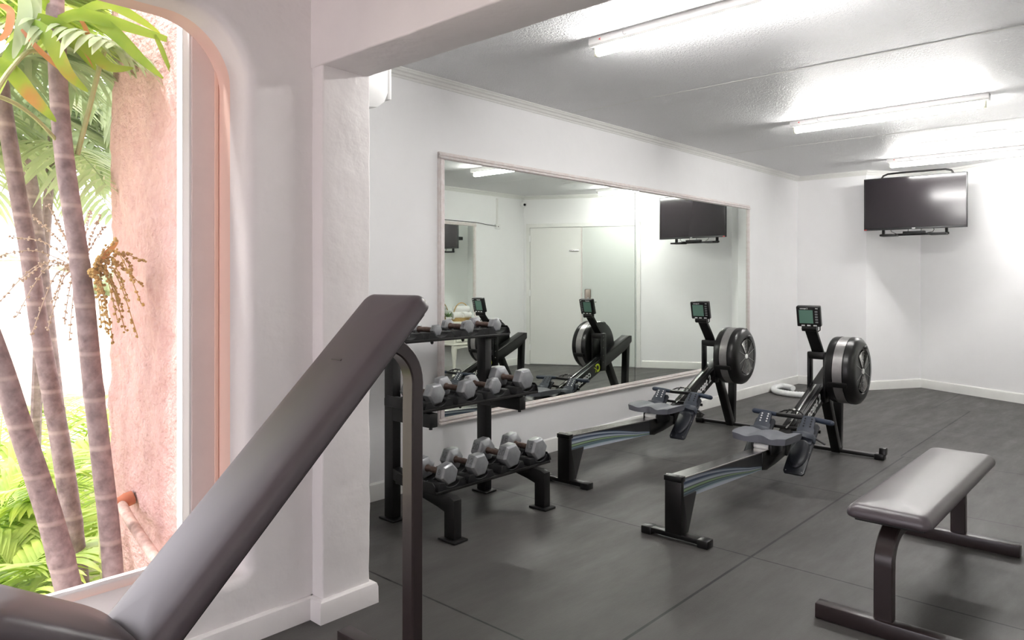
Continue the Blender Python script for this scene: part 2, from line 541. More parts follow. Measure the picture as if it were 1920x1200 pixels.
def cushion(L, W, T, rc=0.04, re=0.025, puff=0.006, nx=26, ny=12):
    """upholstered slab: x length, y width, underside at z=0, crowned top at z=T"""
    mb = MB(); b = mb.bm
    def half(v, H, r):
        return v
    def outline(n=10):
        pts = []
        for cx, cy, a0 in ((L/2-rc, W/2-rc, 0), (-L/2+rc, W/2-rc, 90), (-L/2+rc, -W/2+rc, 180), (L/2-rc, -W/2+rc, 270)):
            for i in range(n + 1):
                a = R(a0 + 90 * i / n)
                pts.append((cx + rc * math.cos(a), cy + rc * math.sin(a)))
        return pts
    out = outline()
    def ring(ins, z, pf=0.0):
        r = []
        for x, y in out:
            sx = (L/2 - ins) / (L/2); sy = (W/2 - ins) / (W/2)
            r.append(b.verts.new((x * sx, y * sy, z)))
        return r
    rings = [ring(0.012, 0.0), ring(0.002, 0.006), ring(0.0, 0.014)]
    for i in range(1, 8):
        a = R(90 * i / 8)
        rings.append(ring(re * (1 - math.cos(a)), T - puff - re + re * math.sin(a)))
    for k in range(1, 7):
        q = k / 6
        ins = re + (W / 2 - re) * q * 0.97
        rings.append(ring(ins, T - puff + puff * (1 - (1 - q) ** 2)))
    for A, B in zip(rings, rings[1:]):
        for i in range(len(A)):
            j = (i + 1) % len(A)
            b.faces.new((A[i], A[j], B[j], B[i]))
    b.faces.new(rings[0][::-1]); b.faces.new(rings[-1])
    bmesh.ops.recalc_face_normals(b, faces=b.faces[:])
    return mb

CEIL = 2.48
Z0 = 0.0
WALL_PATH = [(1.70, 3.34), (8.75, 3.34), (8.75, 2.565), (9.402, 2.166), (8.04, -0.45), (1.70, -0.45)]
AD = Vector((8.04 - 9.402, -0.45 - 2.166, 0)).normalized()     # direction along the skewed wall
A_ROT = math.atan2(AD.y, AD.x)

# ------------------------------------------------------------ room shell
struct(MB().box((-2.8, -0.65, -0.12), (9.8, 2.60, 0.0)).box((1.66, 2.6, -0.12), (9.8, 3.55, 0.0)).build('floor', M['floor'], smooth=0))
struct(MB().box((-2.8, -0.65, CEIL), (9.8, 2.60, CEIL + 0.12)).box((1.55, 2.6, CEIL), (9.8, 3.55, CEIL + 0.12)).build('ceiling', M['ceiling'], smooth=0))
struct(MB().box((1.60, 3.34, 0), (8.95, 3.52, CEIL)).build('wall_left', M['wall'], smooth=0))
struct(MB().prism([(8.75, 3.34), (8.75, 2.565), (9.402, 2.166), (9.55, 2.30), (9.0, 2.75), (9.0, 3.45), (8.75, 3.45)], 0, CEIL).build('wall_back', M['wall'], smooth=0))
nrm = Vector((-AD.y, AD.x, 0))
p0 = Vector((9.402, 2.166, 0)); p1 = Vector((8.04, -0.45, 0)); p1b = p1 + AD * 0.25
if nrm.x < 0: nrm = -nrm
struct(MB().prism([(p0.x, p0.y), (p1b.x, p1b.y), ((p1b + nrm * .15).x, (p1b + nrm * .15).y), ((p0 + nrm * .15).x + 0.05, (p0 + nrm * .15).y + 0.1)], 0, CEIL).build('wall_right', M['wall'], smooth=0))
struct(MB().box((-2.75, -0.62, 0), (8.25, -0.45, CEIL)).build('wall_near', M['wall'], smooth=0))
# unseen end wall; its wide glazed opening is added to let fill daylight in
struct(MB().box((-2.80, -0.62, 0), (-2.62, -0.30, CEIL)).box((-2.80, 2.25, 0), (-2.62, 2.60, CEIL)).box((-2.80, -0.30, 2.20), (-2.62, 2.25, CEIL)).box((-2.80, -0.30, 0), (-2.62, 2.25, 0.12)).build('wall_end', M['plaster'], smooth=0))
we = thing('window_added', None, None, (-2.71, 0.975, 0.12))
we['kind'] = 'structure'
MB().box((-.004, -1.275, 0), (.004, 1.275, 2.08)).build('window_pane', M['glass'], we, smooth=0)
MB().box((-.03, -.03, 0), (.03, .03, 2.08)).build('window_added_frame', M['white_joinery_lit_side'], we, smooth=0)
struct(MB().box((1.55, 2.60, 0), (1.70, 3.50, CEIL)).build('wall_partition', M['wall'], smooth=0))

def rough_box(lo, hi, cuts, amp, seed, bev=0.012):
    b = bmesh.new()
    bmesh.ops.create_cube(b, size=1)
    c = Vector([(lo[i] + hi[i]) / 2 for i in range(3)]); d = [hi[i] - lo[i] for i in range(3)]
    for v in b.verts: v.co = Vector((v.co.x * d[0], v.co.y * d[1], v.co.z * d[2])) + c
    bmesh.ops.bevel(b, geom=b.edges[:], offset=bev, segments=3, affect='EDGES', profile=0.5)
    ax = max(range(3), key=lambda i: d[i])
    for k in range(1, cuts):
        co = [0, 0, 0]; no = [0, 0, 0]
        co[ax] = lo[ax] + d[ax] * k / cuts; no[ax] = 1
        bmesh.ops.bisect_plane(b, geom=b.verts[:] + b.edges[:] + b.faces[:], plane_co=co, plane_no=no)
    for v in b.verts:
        n = noise.noise_vector(Vector((v.co.x * 6 + seed, v.co.y * 6, v.co.z * 7)))
        n2 = noise.noise_vector(Vector((v.co.x * 20 + seed, v.co.y * 20, v.co.z * 24)))
        q = (n + n2 * 0.5) * amp
        q[ax] = 0
        v.co += q
    me = bpy.data.meshes.new('t'); b.to_mesh(me); b.free()
    mb = MB(); mb.bm.from_mesh(me); bpy.data.meshes.remove(me)
    return mb
struct(rough_box((1.487, 2.295, 0), (1.70, 2.62, 2.05), 60, 0.004, 3, 0.008).build('wall_column', M['plaster'], smooth=50))
struct(rough_box((1.480, -0.46, 2.033), (1.693, 2.62, CEIL + 0.02), 50, 0.0025, 9, 0.007).build('wall_beam', M['plaster'], smooth=50))

# window wall with a rounded opening, deep soft reveal
def rr_outline(x0, x1, z0, z1, rt, rb, n=14):
    pts = []
    for cx, cz, a0, r in ((x1-rt, z1-rt, 0, rt), (x0+rt, z1-rt, 90, rt), (x0+rb, z0+rb, 180, rb), (x1-rb, z0+rb, 270, rb)):
        for i in range(n + 1):
            a = R(a0 + 90 * i / n)
            pts.append((cx + r * math.cos(a), cz + r * math.sin(a)))
    return pts
WX0, WX1, WZ0, WZ1 = -1.1, 1.237, 0.225, 2.158
def window_wall():
    b = bmesh.new()
    O = (-2.65, 1.50, 0.0, CEIL)
    def rad(ins):
        return rr_outline(WX0 - ins, WX1 + ins, WZ0 - ins, WZ1 + ins, 0.225 + ins, 0.03 + ins)
    N = len(rad(0))
    # outer ring mapped on the wall rectangle
    outer = []
    cen = [(WX1-.225, WZ1-.225), (WX0+.225, WZ1-.225), (WX0+.03, WZ0+.03), (WX1-.03, WZ0+.03)]
    cor = [(O[1], O[3]), (O[0], O[3]), (O[0], O[2]), (O[1], O[2])]
    per = N // 4
    for k in range(4):
        cx, cz = cen[k]; qx, qz = cor[k]
        for i in range(per):
            f_ = i / (per - 1)
            if k == 0: a = (qx, cz + (qz - cz) * f_ * 2) if f_ <= .5 else (qx + (cx - qx) * (f_ - .5) * 2, qz)
            elif k == 1: a = (cx + (qx - cx) * f_ * 2, qz) if f_ <= .5 else (qx, qz + (cz - qz) * (f_ - .5) * 2)
            elif k == 2: a = (qx, cz + (qz - cz) * f_ * 2) if f_ <= .5 else (qx + (cx - qx) * (f_ - .5) * 2, qz)
            else: a = (cx + (qx - cx) * f_ * 2, qz) if f_ <= .5 else (qx, qz + (cz - qz) * (f_ - .5) * 2)
            outer.append(a)
    # ensure exact corner at middle sample
    rings = []
    rings.append([b.verts.new((x, 2.362, z)) for x, z in outer])
    for (ins, y) in ((0.035, 2.362), (0.022, 2.364), (0.010, 2.372), (0.002, 2.386), (0.0, 2.40), (0.0, 2.50)):
        rings.append([b.verts.new((x + 0.0022 * noise.noise(Vector((x * 9, z * 9, 1))), y, z + 0.002 * noise.noise(Vector((x * 9, z * 9, 5))))) for x, z in rad(ins)])
    rings.append([b.verts.new((x, 2.505, z)) for x, z in rad(0.004)])
    k1 = len(rings) - 1
    rings.append([b.verts.new((x, 2.60, z)) for x, z in rad(0.006)])
    rings.append([b.verts.new((x, 2.62, z)) for x, z in outer])
    for ri, (A, B) in enumerate(zip(rings, rings[1:])):
        for i in range(N):
            j = (i + 1) % N
            fc = b.faces.new((A[i], A[j], B[j], B[i]))
            fc.material_index = (1 if (A[i].co.z + A[j].co.z) > .6 else 0) if ri == k1 else (2 if ri > k1 else 0)
    bmesh.ops.recalc_face_normals(b, faces=b.faces[:])
    me = bpy.data.meshes.new('t'); b.to_mesh(me); b.free()
    mb = MB(); mb.bm.from_mesh(me); bpy.data.meshes.remove(me)
    return mb
struct(window_wall().build('wall_window', [M['plaster'], M['orange'], M['stucco']], smooth=40))

def swept_profile(path, prof, side=-1):
    """moulding along a horizontal path; prof (offset into room, z); side -1 = room lies to the right"""
    b = bmesh.new(); P = [Vector((x, y, 0)) for x, y in path]; rings = []
    for i, p in enumerate(P):
        ds = []
        if i > 0: ds.append((P[i] - P[i-1]).normalized())
        if i < len(P) - 1: ds.append((P[i+1] - P[i]).normalized())
        ns = [Vector((d.y, -d.x, 0)) * (1 if side < 0 else -1) for d in ds]
        n = sum(ns, Vector()).normalized()
        k = 1.0 / max(0.3, n.dot(ns[0]))
        rings.append([b.verts.new(p + n * (o * k) + Vector((0, 0, z))) for o, z in prof])
    for A, B in zip(rings, rings[1:]):
        for k in range(len(prof)):
            j = (k + 1) % len(prof)
            b.faces.new((A[k], A[j], B[j], B[k]))
    b.faces.new(rings[0][::-1]); b.faces.new(rings[-1])
    bmesh.ops.recalc_face_normals(b, faces=b.faces[:])
    me = bpy.data.meshes.new('t'); b.to_mesh(me); b.free()
    mb = MB(); mb.bm.from_mesh(me); bpy.data.meshes.remove(me)
    return mb
crown = [(-.01, CEIL + .004), (-.01, CEIL - .052), (.008, CEIL - .052), (.012, CEIL - .042), (.020, CEIL - .036), (.026, CEIL - .024), (.038, CEIL - .018), (.044, CEIL - .008), (.050, CEIL - .006), (.050, CEIL + .004)]
struct(swept_profile(WALL_PATH, crown).build('trim_1', M['base'], smooth=25))
bprof = [(-.01, -.002), (-.01, .10), (.006, .10), (.014, .092), (.017, .08), (.018, -.002)]
struct(swept_profile(WALL_PATH[:4], bprof).build('baseboard_left', M['base'], smooth=25))
dp = lambda s: ((p0 + AD * s).x, (p0 + AD * s).y)
struct(swept_profile([dp(0.0), dp(1.22)], bprof).build('baseboard_right', M['base'], smooth=25))
struct(swept_profile([(8.04, -0.45), (-2.6, -0.45)], bprof).build('baseboard_near', M['base'], smooth=25))
bp2 = [(-.01, -.002), (-.01, .082), (.010, .082), (.018, .076), (.022, .062), (.023, -.002)]
struct(swept_profile([(-2.6, 2.362), (1.487, 2.362)], bp2).build('baseboard_window', M['plaster'], smooth=25))
struct(swept_profile([(1.487, 2.40), (1.487, 2.295), (1.70, 2.295), (1.70, 2.75)], bp2).build('baseboard_column', M['plaster'], smooth=25))
# ceiling sheet joints and an old smooth repair
for k, xs in enumerate((4.258, 6.68)):
    struct(MB().box((xs - .005, -0.42, CEIL - .0014), (xs + .005, 3.30, CEIL + .01), .0006).build('trim_%d' % (k + 2), M['base'], smooth=0))
struct(MB().box((7.10, 1.00, CEIL - .002), (7.72, 1.22, CEIL + .01)).box((7.30, 0.90, CEIL - .0028), (7.42, 1.75, CEIL + .01)).build('trim_4', M['fixture'], smooth=0))

# ------------------------------------------------------------ window joinery, outside wall
w = thing('window_1', None, None, (1.14, 2.60, 0))
w['kind'] = 'structure'
mbp = MB().box((0.004, 0.0, 0.15), (0.14, 0.11, 2.3), 0.002)
mbp.build('window_post', M['board'], w, smooth=0)
MB().box((-0.004, 0.004, 0.15), (0.004, 0.106, 2.3), 0.001).build('window_post_lit_side', M['white_joinery_lit_side'], w, smooth=0)  # white sheet on the post's side stands in for daylight falling there
MB().box((0.086, -0.006, 0.15), (0.100, 0.0, 2.3), 0.002).build('window_bead', M['orange'], w, smooth=0)
MB().box((-2.3, 0.03, 0.20), (-0.004, 0.085, 0.235), 0.003).build('window_sill', M['white_joinery_lit_side'], w, smooth=0)
MB().box((-2.3, 0.055, 0.235), (-0.004, 0.059, 2.3)).build('window_pane', M['glass'], w, smooth=0)

# exterior pink wall (a pier standing out from the building)
def stucco_pier():
    b = bmesh.new()
    ny, nz = 60, 130
    y0, y1, z0, z1 = 2.60, 3.74, -0.8, 3.6
    g = []
    for i in range(ny + 1):
        row = []
        for k in range(nz + 1):
            y = y0 + (y1 - y0) * i / ny; z = z0 + (z1 - z0) * k / nz
            dx = 0.018 * noise.noise(Vector((1, y * 9, z * 7))) + 0.009 * noise.noise(Vector((4, y * 26, z * 20))) + 0.012 * noise.noise(Vector((8, y * 2, z * 1.3)))
            if i == ny: dx += 0.02
            row.append(b.verts.new((1.255 + dx, y + (0.01 * noise.noise(Vector((3, 1, z * 6))) if i == ny else 0), z)))
        g.append(row)
    back = [b.verts.new((1.545, y1 + 0.01 * noise.noise(Vector((3, 1, (z0 + (z1 - z0) * k / nz) * 6))), z0 + (z1 - z0) * k / nz)) for k in range(nz + 1)]
    for i in range(ny):
        for k in range(nz):
            b.faces.new((g[i][k], g[i][k+1], g[i+1][k+1], g[i+1][k]))
    for k in range(nz):
        b.faces.new((g[ny][k], g[ny][k+1], back[k+1], back[k]))
    bmesh.ops.recalc_face_normals(b, faces=b.faces[:])
    me = bpy.data.meshes.new('t'); b.to_mesh(me); b.free()
    mb = MB(); mb.bm.from_mesh(me); bpy.data.meshes.remove(me)
    mb.box((1.30, 2.62, -0.8), (1.545, 3.73, 3.6))
    return mb
struct(stucco_pier().build('wall_outside', M['stucco'], smooth=60))
t = thing('drain_pipe', 'flaking pink pipe stub angled down the outside stucco wall', 'pipe', (1.20, 3.44, 0.26))
MB().tube([(0, 0, 0), (-.01, -.10, -.03), (-.02, -.30, -.085), (-.03, -.62, -.17)], 0.022, 14).build('pipe_tube', M['pipe'], t)
MB().lathe((0.05, 0.0, 0.015), (-1, 0, -.2), [(0, .03), (.03, .032), (.05, .026), (.075, .022), (.075, 0)], 14).build('elbow', M['rust'], t)

# ------------------------------------------------------------ mirrors
def wall_mirror(label, x0, x1, z0, z1, yw, sgn, splits):
    """mirror on a wall of constant y; sgn -1: room lies towards -y"""
    t = thing('wall_mirror', label, 'mirror', ((x0 + x1) / 2, yw, z0))
    hx = (x1 - x0) / 2; H = z1 - z0; fw = 0.045
    xs = [-hx + fw] + [s - (x0 + x1) / 2 for s in splits] + [hx - fw]
    for a, b_ in zip(xs, xs[1:]):
        MB().box((a + .0028, min(sgn * .006, sgn * .012), fw * .8), (b_ - .0028, max(sgn * .006, sgn * .012), H - fw * .8)).build('mirror_glass', M['mirror'], t, smooth=0)
    MB().box((-hx + .01, min(0, sgn * .005), .01), (hx - .01, max(0, sgn * .005), H - .01)).build('backing_board', M['black_sat'], t, smooth=0)
    def rail(lo, hi, horizontal):
        mb = MB()
        d1, d2, d3 = .018, .026, .032
        if horizontal:
            h = hi[2] - lo[2]
            mb.box((lo[0], min(0, sgn*d1), lo[2]), (hi[0], max(0, sgn*d1), hi[2]), .002)
            mb.box((lo[0], min(0, sgn*d3), lo[2] + h*.08), (hi[0], max(0, sgn*d3), lo[2] + h*.40), .004)
            mb.box((lo[0], min(0, sgn*d2), lo[2] + h*.50), (hi[0], max(0, sgn*d2), lo[2] + h*.78), .004)
        else:
            wd = hi[0] - lo[0]
            mb.box((lo[0], min(0, sgn*d1), lo[2]), (hi[0], max(0, sgn*d1), hi[2]), .002)
            mb.box((lo[0] + wd*.08, min(0, sgn*d3), lo[2]), (lo[0] + wd*.45, max(0, sgn*d3), hi[2]), .004)
            mb.box((lo[0] + wd*.52, min(0, sgn*d2), lo[2]), (lo[0] + wd*.80, max(0, sgn*d2), hi[2]), .004)
        return mb
    rail((-hx, 0, 0), (hx, 0, fw), True).build('frame_rail', M['frame'], t, smooth=30)
    rail((-hx, 0, H - fw), (hx, 0, H), True).build('frame_rail', M['frame'], t, smooth=30)
    rail((-hx, 0, fw), (-hx + fw, 0, H - fw), False).build('frame_stile', M['frame'], t, smooth=30)
    rail((hx - fw, 0, fw), (hx, 0, H - fw), False).build('frame_stile', M['frame'], t, smooth=30)
    return t
wall_mirror('large framed mirror on the left wall behind the rowing machines', 2.977, 7.385, 0.352, 2.035, 3.34, -1, [5.17])
wall_mirror('framed mirror on the opposite wall, seen only as a reflection above the white cabinet', 4.9, 7.03, 0.36, 2.025, -0.45, 1, [])

# ------------------------------------------------------------ fluorescent battens
def batten(x, y0, y1, label):
    t = thing('fluorescent_light', label, 'light', (x, (y0 + y1) / 2, CEIL), 0, 'fluorescent battens on the ceiling')
    L = (y1 - y0) / 2
    MB().prism([(-.036, 0), (-.036, -.034), (-.030, -.046), (.030, -.046), (.036, -.034), (.036, 0)], -L, L, 'y').build('batten_body', M['fixture'], t, smooth=0)
    MB().cyl((0, -L + .03, -.074), (0, L - .03, -.074), 0.0165, n=20).build('lamp_tube', M['tube'], t)
    for s in (-1, 1):
        MB().box((-.015, s * (L - .028) - .009, -.092), (.015, s * (L - .028) + .009, -.040), .004).build('lampholder', M['holder'], t)
    mt = frame_mtx((-.0364, L - .13, -.017), (0, -1, 0), (0, 0, 1))
    text_mb('- - - -', .010, .0002, mt).build('maker_mark', M['digits'], t, smooth=0)
    MB().prism([(L - .060, -.017), (L - .075, -.010), (L - .072, -.017), (L - .075, -.024)], -.0368, -.0358, 'x').build('red_mark', M['red'], t, smooth=0)
    MB().tube([(-.0365, L - .22 + .012 * math.cos(a), -.016 + .012 * math.sin(a)) for a in [R(d) for d in range(-130, 50, 15)]], .0012, 5).build('knockout', M['digits'], t)
    return t
batten(3.03, 0.92, 2.205, 'fluorescent batten nearest the beam, largest of the ceiling lights')
batten(5.66, 0.895, 2.205, 'middle fluorescent batten on the stippled ceiling')
batten(8.07, 0.86, 2.16, 'fluorescent batten farthest away, above the television')

# ------------------------------------------------------------ television in the corner
TL = Vector((8.5, 2.514, 0)); TR = Vector((8.55, 1.544, 0))
tvd = (TR - TL).normalized()
tv_rot = math.atan2(tvd.y, tvd.x)          # local +x to the viewer's right, local +y away from viewer
TVW, TVH = (TR - TL).length, 0.563
tvc = (TL + TR) / 2
tv = thing('television', 'black flat screen television hung high in the far corner', 'television', (tvc.x, tvc.y, 1.785), tv_rot)
MB().box((-TVW/2, 0.0, 0), (TVW/2, .035, TVH), .004).box((-TVW*.32, .03, .08), (TVW*.32, .075, TVH*.75), .01).build('tv_shell', M['tv'], tv)
MB().box((-TVW/2 + .010, -.002, .022), (TVW/2 - .010, .004, TVH - .010)).build('tv_screen', M['screen'], tv, smooth=0)
fr = MB()
fr.box((-TVW/2, -.006, 0), (TVW/2, .006, .018), .002).box((-TVW/2, -.006, TVH - .009), (TVW/2, .006, TVH), .002)
fr.box((-TVW/2, -.006, 0), (-TVW/2 + .009, .006, TVH), .002).box((TVW/2 - .009, -.006, 0), (TVW/2, .006, TVH), .002)
fr.build('tv_bezel', M['tv'], tv)
MB().box((-.016, -.008, .005), (.016, -.004, .013), .001).build('tv_badge', M['mark'], tv)
MB().box((-TVW/2 + .004, -.008, .004), (-TVW/2 + .03, -.0055, .010)).build('tv_sticker', M['red'], tv, smooth=0)
br = thing('television_bracket', 'black steel cradle with looped top bar holding the corner television', 'bracket', (tvc.x, tvc.y, 1.785), tv_rot)
a_ = TVW / 2
loop = []
for (x, z) in ((-.33, TVH - .06), (-.33, TVH + .01), (-.315, TVH + .035), (-.27, TVH + .052), (-.15, TVH + .056), (.20, TVH + .056), (.28, TVH + .054), (.33, TVH + .04), (.345, TVH + .012), (.345, TVH - .06)):
    loop.append((x, .10, z))
MB().tube(loop, .010, 10).build('top_loop', M['black'], br)
MB().box((-.34, .09, -.062), (.31, .115, -.038), .003).build('lower_rail', M['black'], br)
MB().box((-.325, .085, -.06), (-.30, .12, TVH - .05), .003).build('side_upright', M['black'], br)
MB().box((.275, .085, -.06), (.30, .12, TVH - .05), .003).build('side_upright', M['black'], br)
MB().box((-.325, -.03, -.068), (-.165, .12, -.048), .004).build('shelf_arm', M['black'], br)
MB().box((.14, -.03, -.068), (.30, .12, -.048), .004).build('shelf_arm', M['black'], br)
MB().box((-.05, .10, .18), (.05, .60, .24), .005).build('wall_arm', M['black'], br)
cb = MB()
cb.tube([(-.24, .05, .03), (-.22, .04, -.02), (-.17, .05, -.045), (-.05, .05, -.05), (.05, .05, -.04), (.07, .06, .02)], .003, 6)
cb.tube([(-.05, .04, .03), (-.06, .03, -.02), (-.03, .04, -.045)], .003, 6)
cb.tube([(.16, .05, .03), (.185, .03, -.01), (.17, .04, -.035), (.12, .05, -.04)], .0035, 6)
cb.build('loose_cable', M['cable'], br)
MB().box((-.11, .02, -.046), (.10, .08, -.020), .006).build('black_receiver', M['black_sat'], br)

# ------------------------------------------------------------ split air conditioner behind the column
ac = thing('air_conditioner', 'white split air conditioner high behind the column, its end panel showing', 'air conditioner', (1.70, 2.50, 1.972))
prof = [(0.0, 0.30), (0.0, 0.0), (0.10, 0.0), (0.185, 0.010), (0.225, 0.040), (0.242, 0.08), (0.245, 0.27), (0.23, 0.30)]
MB().prism(prof, 0.012, 0.74, 'y', 0.003).build('ac_body', M['pvc'], ac, smooth=40)
MB().prism([(x * 1.01, z) for x, z in prof], 0.0, 0.014, 'y', 0.003).build('end_panel', M['pvc'], ac, smooth=40)
MB().box((0.243, 0.0, 0.055), (0.266, 0.74, 0.285), .006).build('front_grille', M['pvc'], ac)
MB().box((0.09, 0.05, -0.012), (0.16, 0.70, -0.006), .001, rot=Matrix.Rotation(R(28), 3, 'Y')).build('air_flap', M['pvc'], ac)

# ------------------------------------------------------------ double door, fittings on the skewed wall
def on_A(s, off, z):
    q = p0 + AD * s - nrm * off
    return Vector((q.x, q.y, z))
dr = thing('door_1', None, None, (p0.x, p0.y, 0), A_ROT)
dr['kind'] = 'structure'
# local x along wall, local +y is outward, room is -y
lf = MB().box((2.09, -.022, .008), (2.845, .01, 2.005), .002).build('door_leaf', M['door_white'], dr, smooth=0)
lf2 = MB().box((1.305, -.018, .008), (2.072, .01, 2.008), .002).build('door_leaf', M['door_grey'], dr, smooth=0)
lf2['label'] = 'grey green door leaf'
MB().box((1.24, -.028, 0), (1.298, .01, 2.07), .003).box((2.85, -.028, 0), (2.905, .01, 2.07), .003).box((1.24, -.028, 2.012), (2.905, .01, 2.07), .003).build('door_frame', M['base'], dr, smooth=0)
MB().box((2.073, -.03, .008), (2.089, .01, 2.005), .002).build('meeting_strip', M['frame'], dr, smooth=0)
for z in (1.85, 1.05, .25):
    MB().box((2.835, -.032, z - .045), (2.862, -.02, z + .045), .002).build('door_hinge', M['pvc'], dr, smooth=0)
pl = MB().box((1.945, -.032, .845), (2.035, -.014, 1.11), .012, 3).build('lock_plate', M['bronze'], lf2)
MB().cyl((1.98, -.03, .93), (1.98, -.065, .93), .010).bar((1.985, -.062, .93), (1.86, -.062, .926), .016, .014, .004).build('lever_handle', M['steel'], pl)
MB().cyl((1.985, -.03, .985), (1.985, -.038, .985), .012).build('keyhole', M['steel'], pl)
MB().box((2.115, -.034, 1.662), (2.26, -.020, 1.682), .003).cyl((2.125, -.028, 1.672), (2.125, -.045, 1.672), .010).build('door_latch', M['steel'], lf)
cm = thing('security_camera', 'small white camera under the crown moulding in the corner beside the doors', 'camera', (8.0, -0.42, 2.36))
MB().cyl((0, 0, .06), (0, .02, .02), .010).build('camera_mount', M['pvc'], cm)
MB().lathe((0, -.01, 0), (-.4, .9, -.25), [(-.03, 0), (-.028, .03), (0, .042), (.035, .042), (.05, .034), (.052, 0)], 18).build('camera_body', M['pvc'], cm)
MB().cyl((-.017, .036, -.011), (-.022, .046, -.014), .018, n=14).build('camera_lens', M['black_sat'], cm)
sb = thing('socket_box', 'small white surface socket on the wall beside the opposite mirror', 'socket', (7.46, -0.45, 2.0))
MB().box((-.045, 0, -.035), (.045, .03, .035), .004).build('socket_body', M['pvc'], sb)
MB().cyl((.0, .03, .0), (.0, .036, 0), .008, n=10).build('socket_hole', M['digits'], sb)
MB().box((-.012, 0, .035), (.012, .016, .40), .002).build('conduit', M['base'], sb)
tag(MB().tube([(7.42, -.42, 2.005), (7.25, -.435, 2.018), (7.05, -.435, 2.035), (6.4, -.435, 2.04), (5.2, -.435, 2.04)], .004, 6).build('power_cord', M['cable']), 'thin dark cord running from the socket along the opposite mirror top', 'cord')

# ------------------------------------------------------------ white cabinet with towels
cab = thing('console_cabinet', 'cream white cabinet with drawers and curved legs against the opposite wall', 'cabinet', (6.68, -0.27, 0))
hx, hy = .37, .165
MB().box((-hx, -hy, .40), (hx, hy, .68), .004).build('cabinet_body', M['cabinet'], cab, smooth=0)
MB().box((-hx - .02, -hy, .68), (hx + .02, hy + .02, .705), .006).build('cabinet_top', M['cabinet'], cab)
MB().box((-hx - .012, -hy, .405), (hx + .012, hy + .012, .425), .006).build('moulding', M['cabinet'], cab)
MB().prism([(-hx, .40), (-hx, .355), (-hx + .10, .365), (-.08, .375), (0, .35), (.08, .375), (hx - .10, .365), (hx, .355), (hx, .40)], hy - .02, hy, 'y').build('apron', M['cabinet'], cab, smooth=0)
for s in (-1, 1):
    d = MB().box((s * .185 - .155, hy - .002, .45), (s * .185 + .155, hy + .012, .655), .004).build('drawer', M['cabinet'], cab, smooth=0)
    MB().ball((s * .185, hy + .022, .555), .012, 2).build('drawer_knob', M['bronze'], d)
for sx in (-1, 1):
    for sy in (-1, 1):
        x = sx * (hx - .03); y = sy * (hy - .03)
        P_ = [(x, y, .42), (x + sx * .006, y + sy * .006, .34), (x, y, .25), (x - sx * .01, y - sy * .01, .13), (x - sx * .004, y - sy * .004, .05), (x + sx * .008, y + sy * .008, .018), (x + sx * .01, y + sy * .01, 0.0)]
        MB().tube(P_, .02, 12, radii=[.034, .036, .027, .019, .017, .024, .026]).build('cabinet_leg', M['cabinet'], cab)
bk = thing('towel_basket', 'golden wicker basket of white towels on the cream cabinet', 'basket', (6.56, -.25, .705))
MB().lathe((0, 0, 0), (0, 0, 1), [(0, 0), (0, .13), (.045, .15), (.05, .155), (.05, .14), (.02, .12), (.015, 0)], 28).build('basket_bowl', M['wicker'], bk)
MB().tube([(-.15 * math.cos(a), 0.02, .04 + .20 * math.sin(a)) for a in [R(180 * i / 16) for i in range(17)]], .007, 8).build('basket_handle', M['wicker'], bk)
def roll(x, y, z, L, r, ang, label):
    t = thing('rolled_towel', label, 'towel', (6.56 + x, -.25 + y, .705 + z), ang, 'rolled white towels in the basket')
    mb = MB()
    n = 26
    pts = []
    for i in range(60):
        a = 2 * PI * i / 20; rr = r * (0.25 + 0.75 * i / 59)
        pts.append((rr * math.cos(a), rr * math.sin(a)))
    mb.lathe((-L/2, 0, 0), (1, 0, 0), [(0, 0), (0, r * .3), (.006, r * .5), (.002, r * .7), (0, r * .9), (.012, r), (L - .012, r), (L, r * .9), (L, 0)], 20)
    mb.build('towel_roll', M['towel'], t)
for args in ((-.05, .03, .075, .22, .048, .2, 'front white towel roll in the wicker basket'), (.05, .05, .08, .20, .045, -.3, 'white towel roll at the right side of the basket'),
             (0, -.045, .085, .24, .045, .1, 'rear white towel roll in the basket'), (0.0, .01, .155, .22, .045, .45, 'white towel roll lying on top of the others in the basket')):
    roll(*args)
tag(MB().lathe((6.66, -.12, .705), (0, 0, 1), [(0, 0), (0, .025), (.06, .028), (.085, .012), (.11, .012), (.115, .016), (.12, 0)], 16).build('glass_bottle', M['clear']), 'small clear bottle in front of the towel basket', 'bottle')
pot = thing('potted_plant', 'small green plant at the left end of the cream cabinet', 'plant', (6.36, -.26, .705))
MB().lathe((0, 0, 0), (0, 0, 1), [(0, 0), (0, .03), (.06, .04), (.06, .034), (.05, 0)], 16).build('plant_pot', M['pvc'], pot)
mb = MB()
for i in range(26):
    a = random.uniform(0, 2 * PI); e = random.uniform(.5, 1.4); L = random.uniform(.07, .13)
    d = Vector((math.cos(a) * math.cos(e), math.sin(a) * math.cos(e), math.sin(e))); sd = d.cross(Vector((0, 0, 1))).normalized()
    pts = [Vector((0, 0, .05)) + d * L * u - Vector((0, 0, .05)) * u * u * .5 for u in (0, .35, .7, 1)]
    mb.strip(pts, [.004, .012, .010, .001], [sd] * 4, .2)
mb.build('plant_leaves', M['bluegreen'], pot)

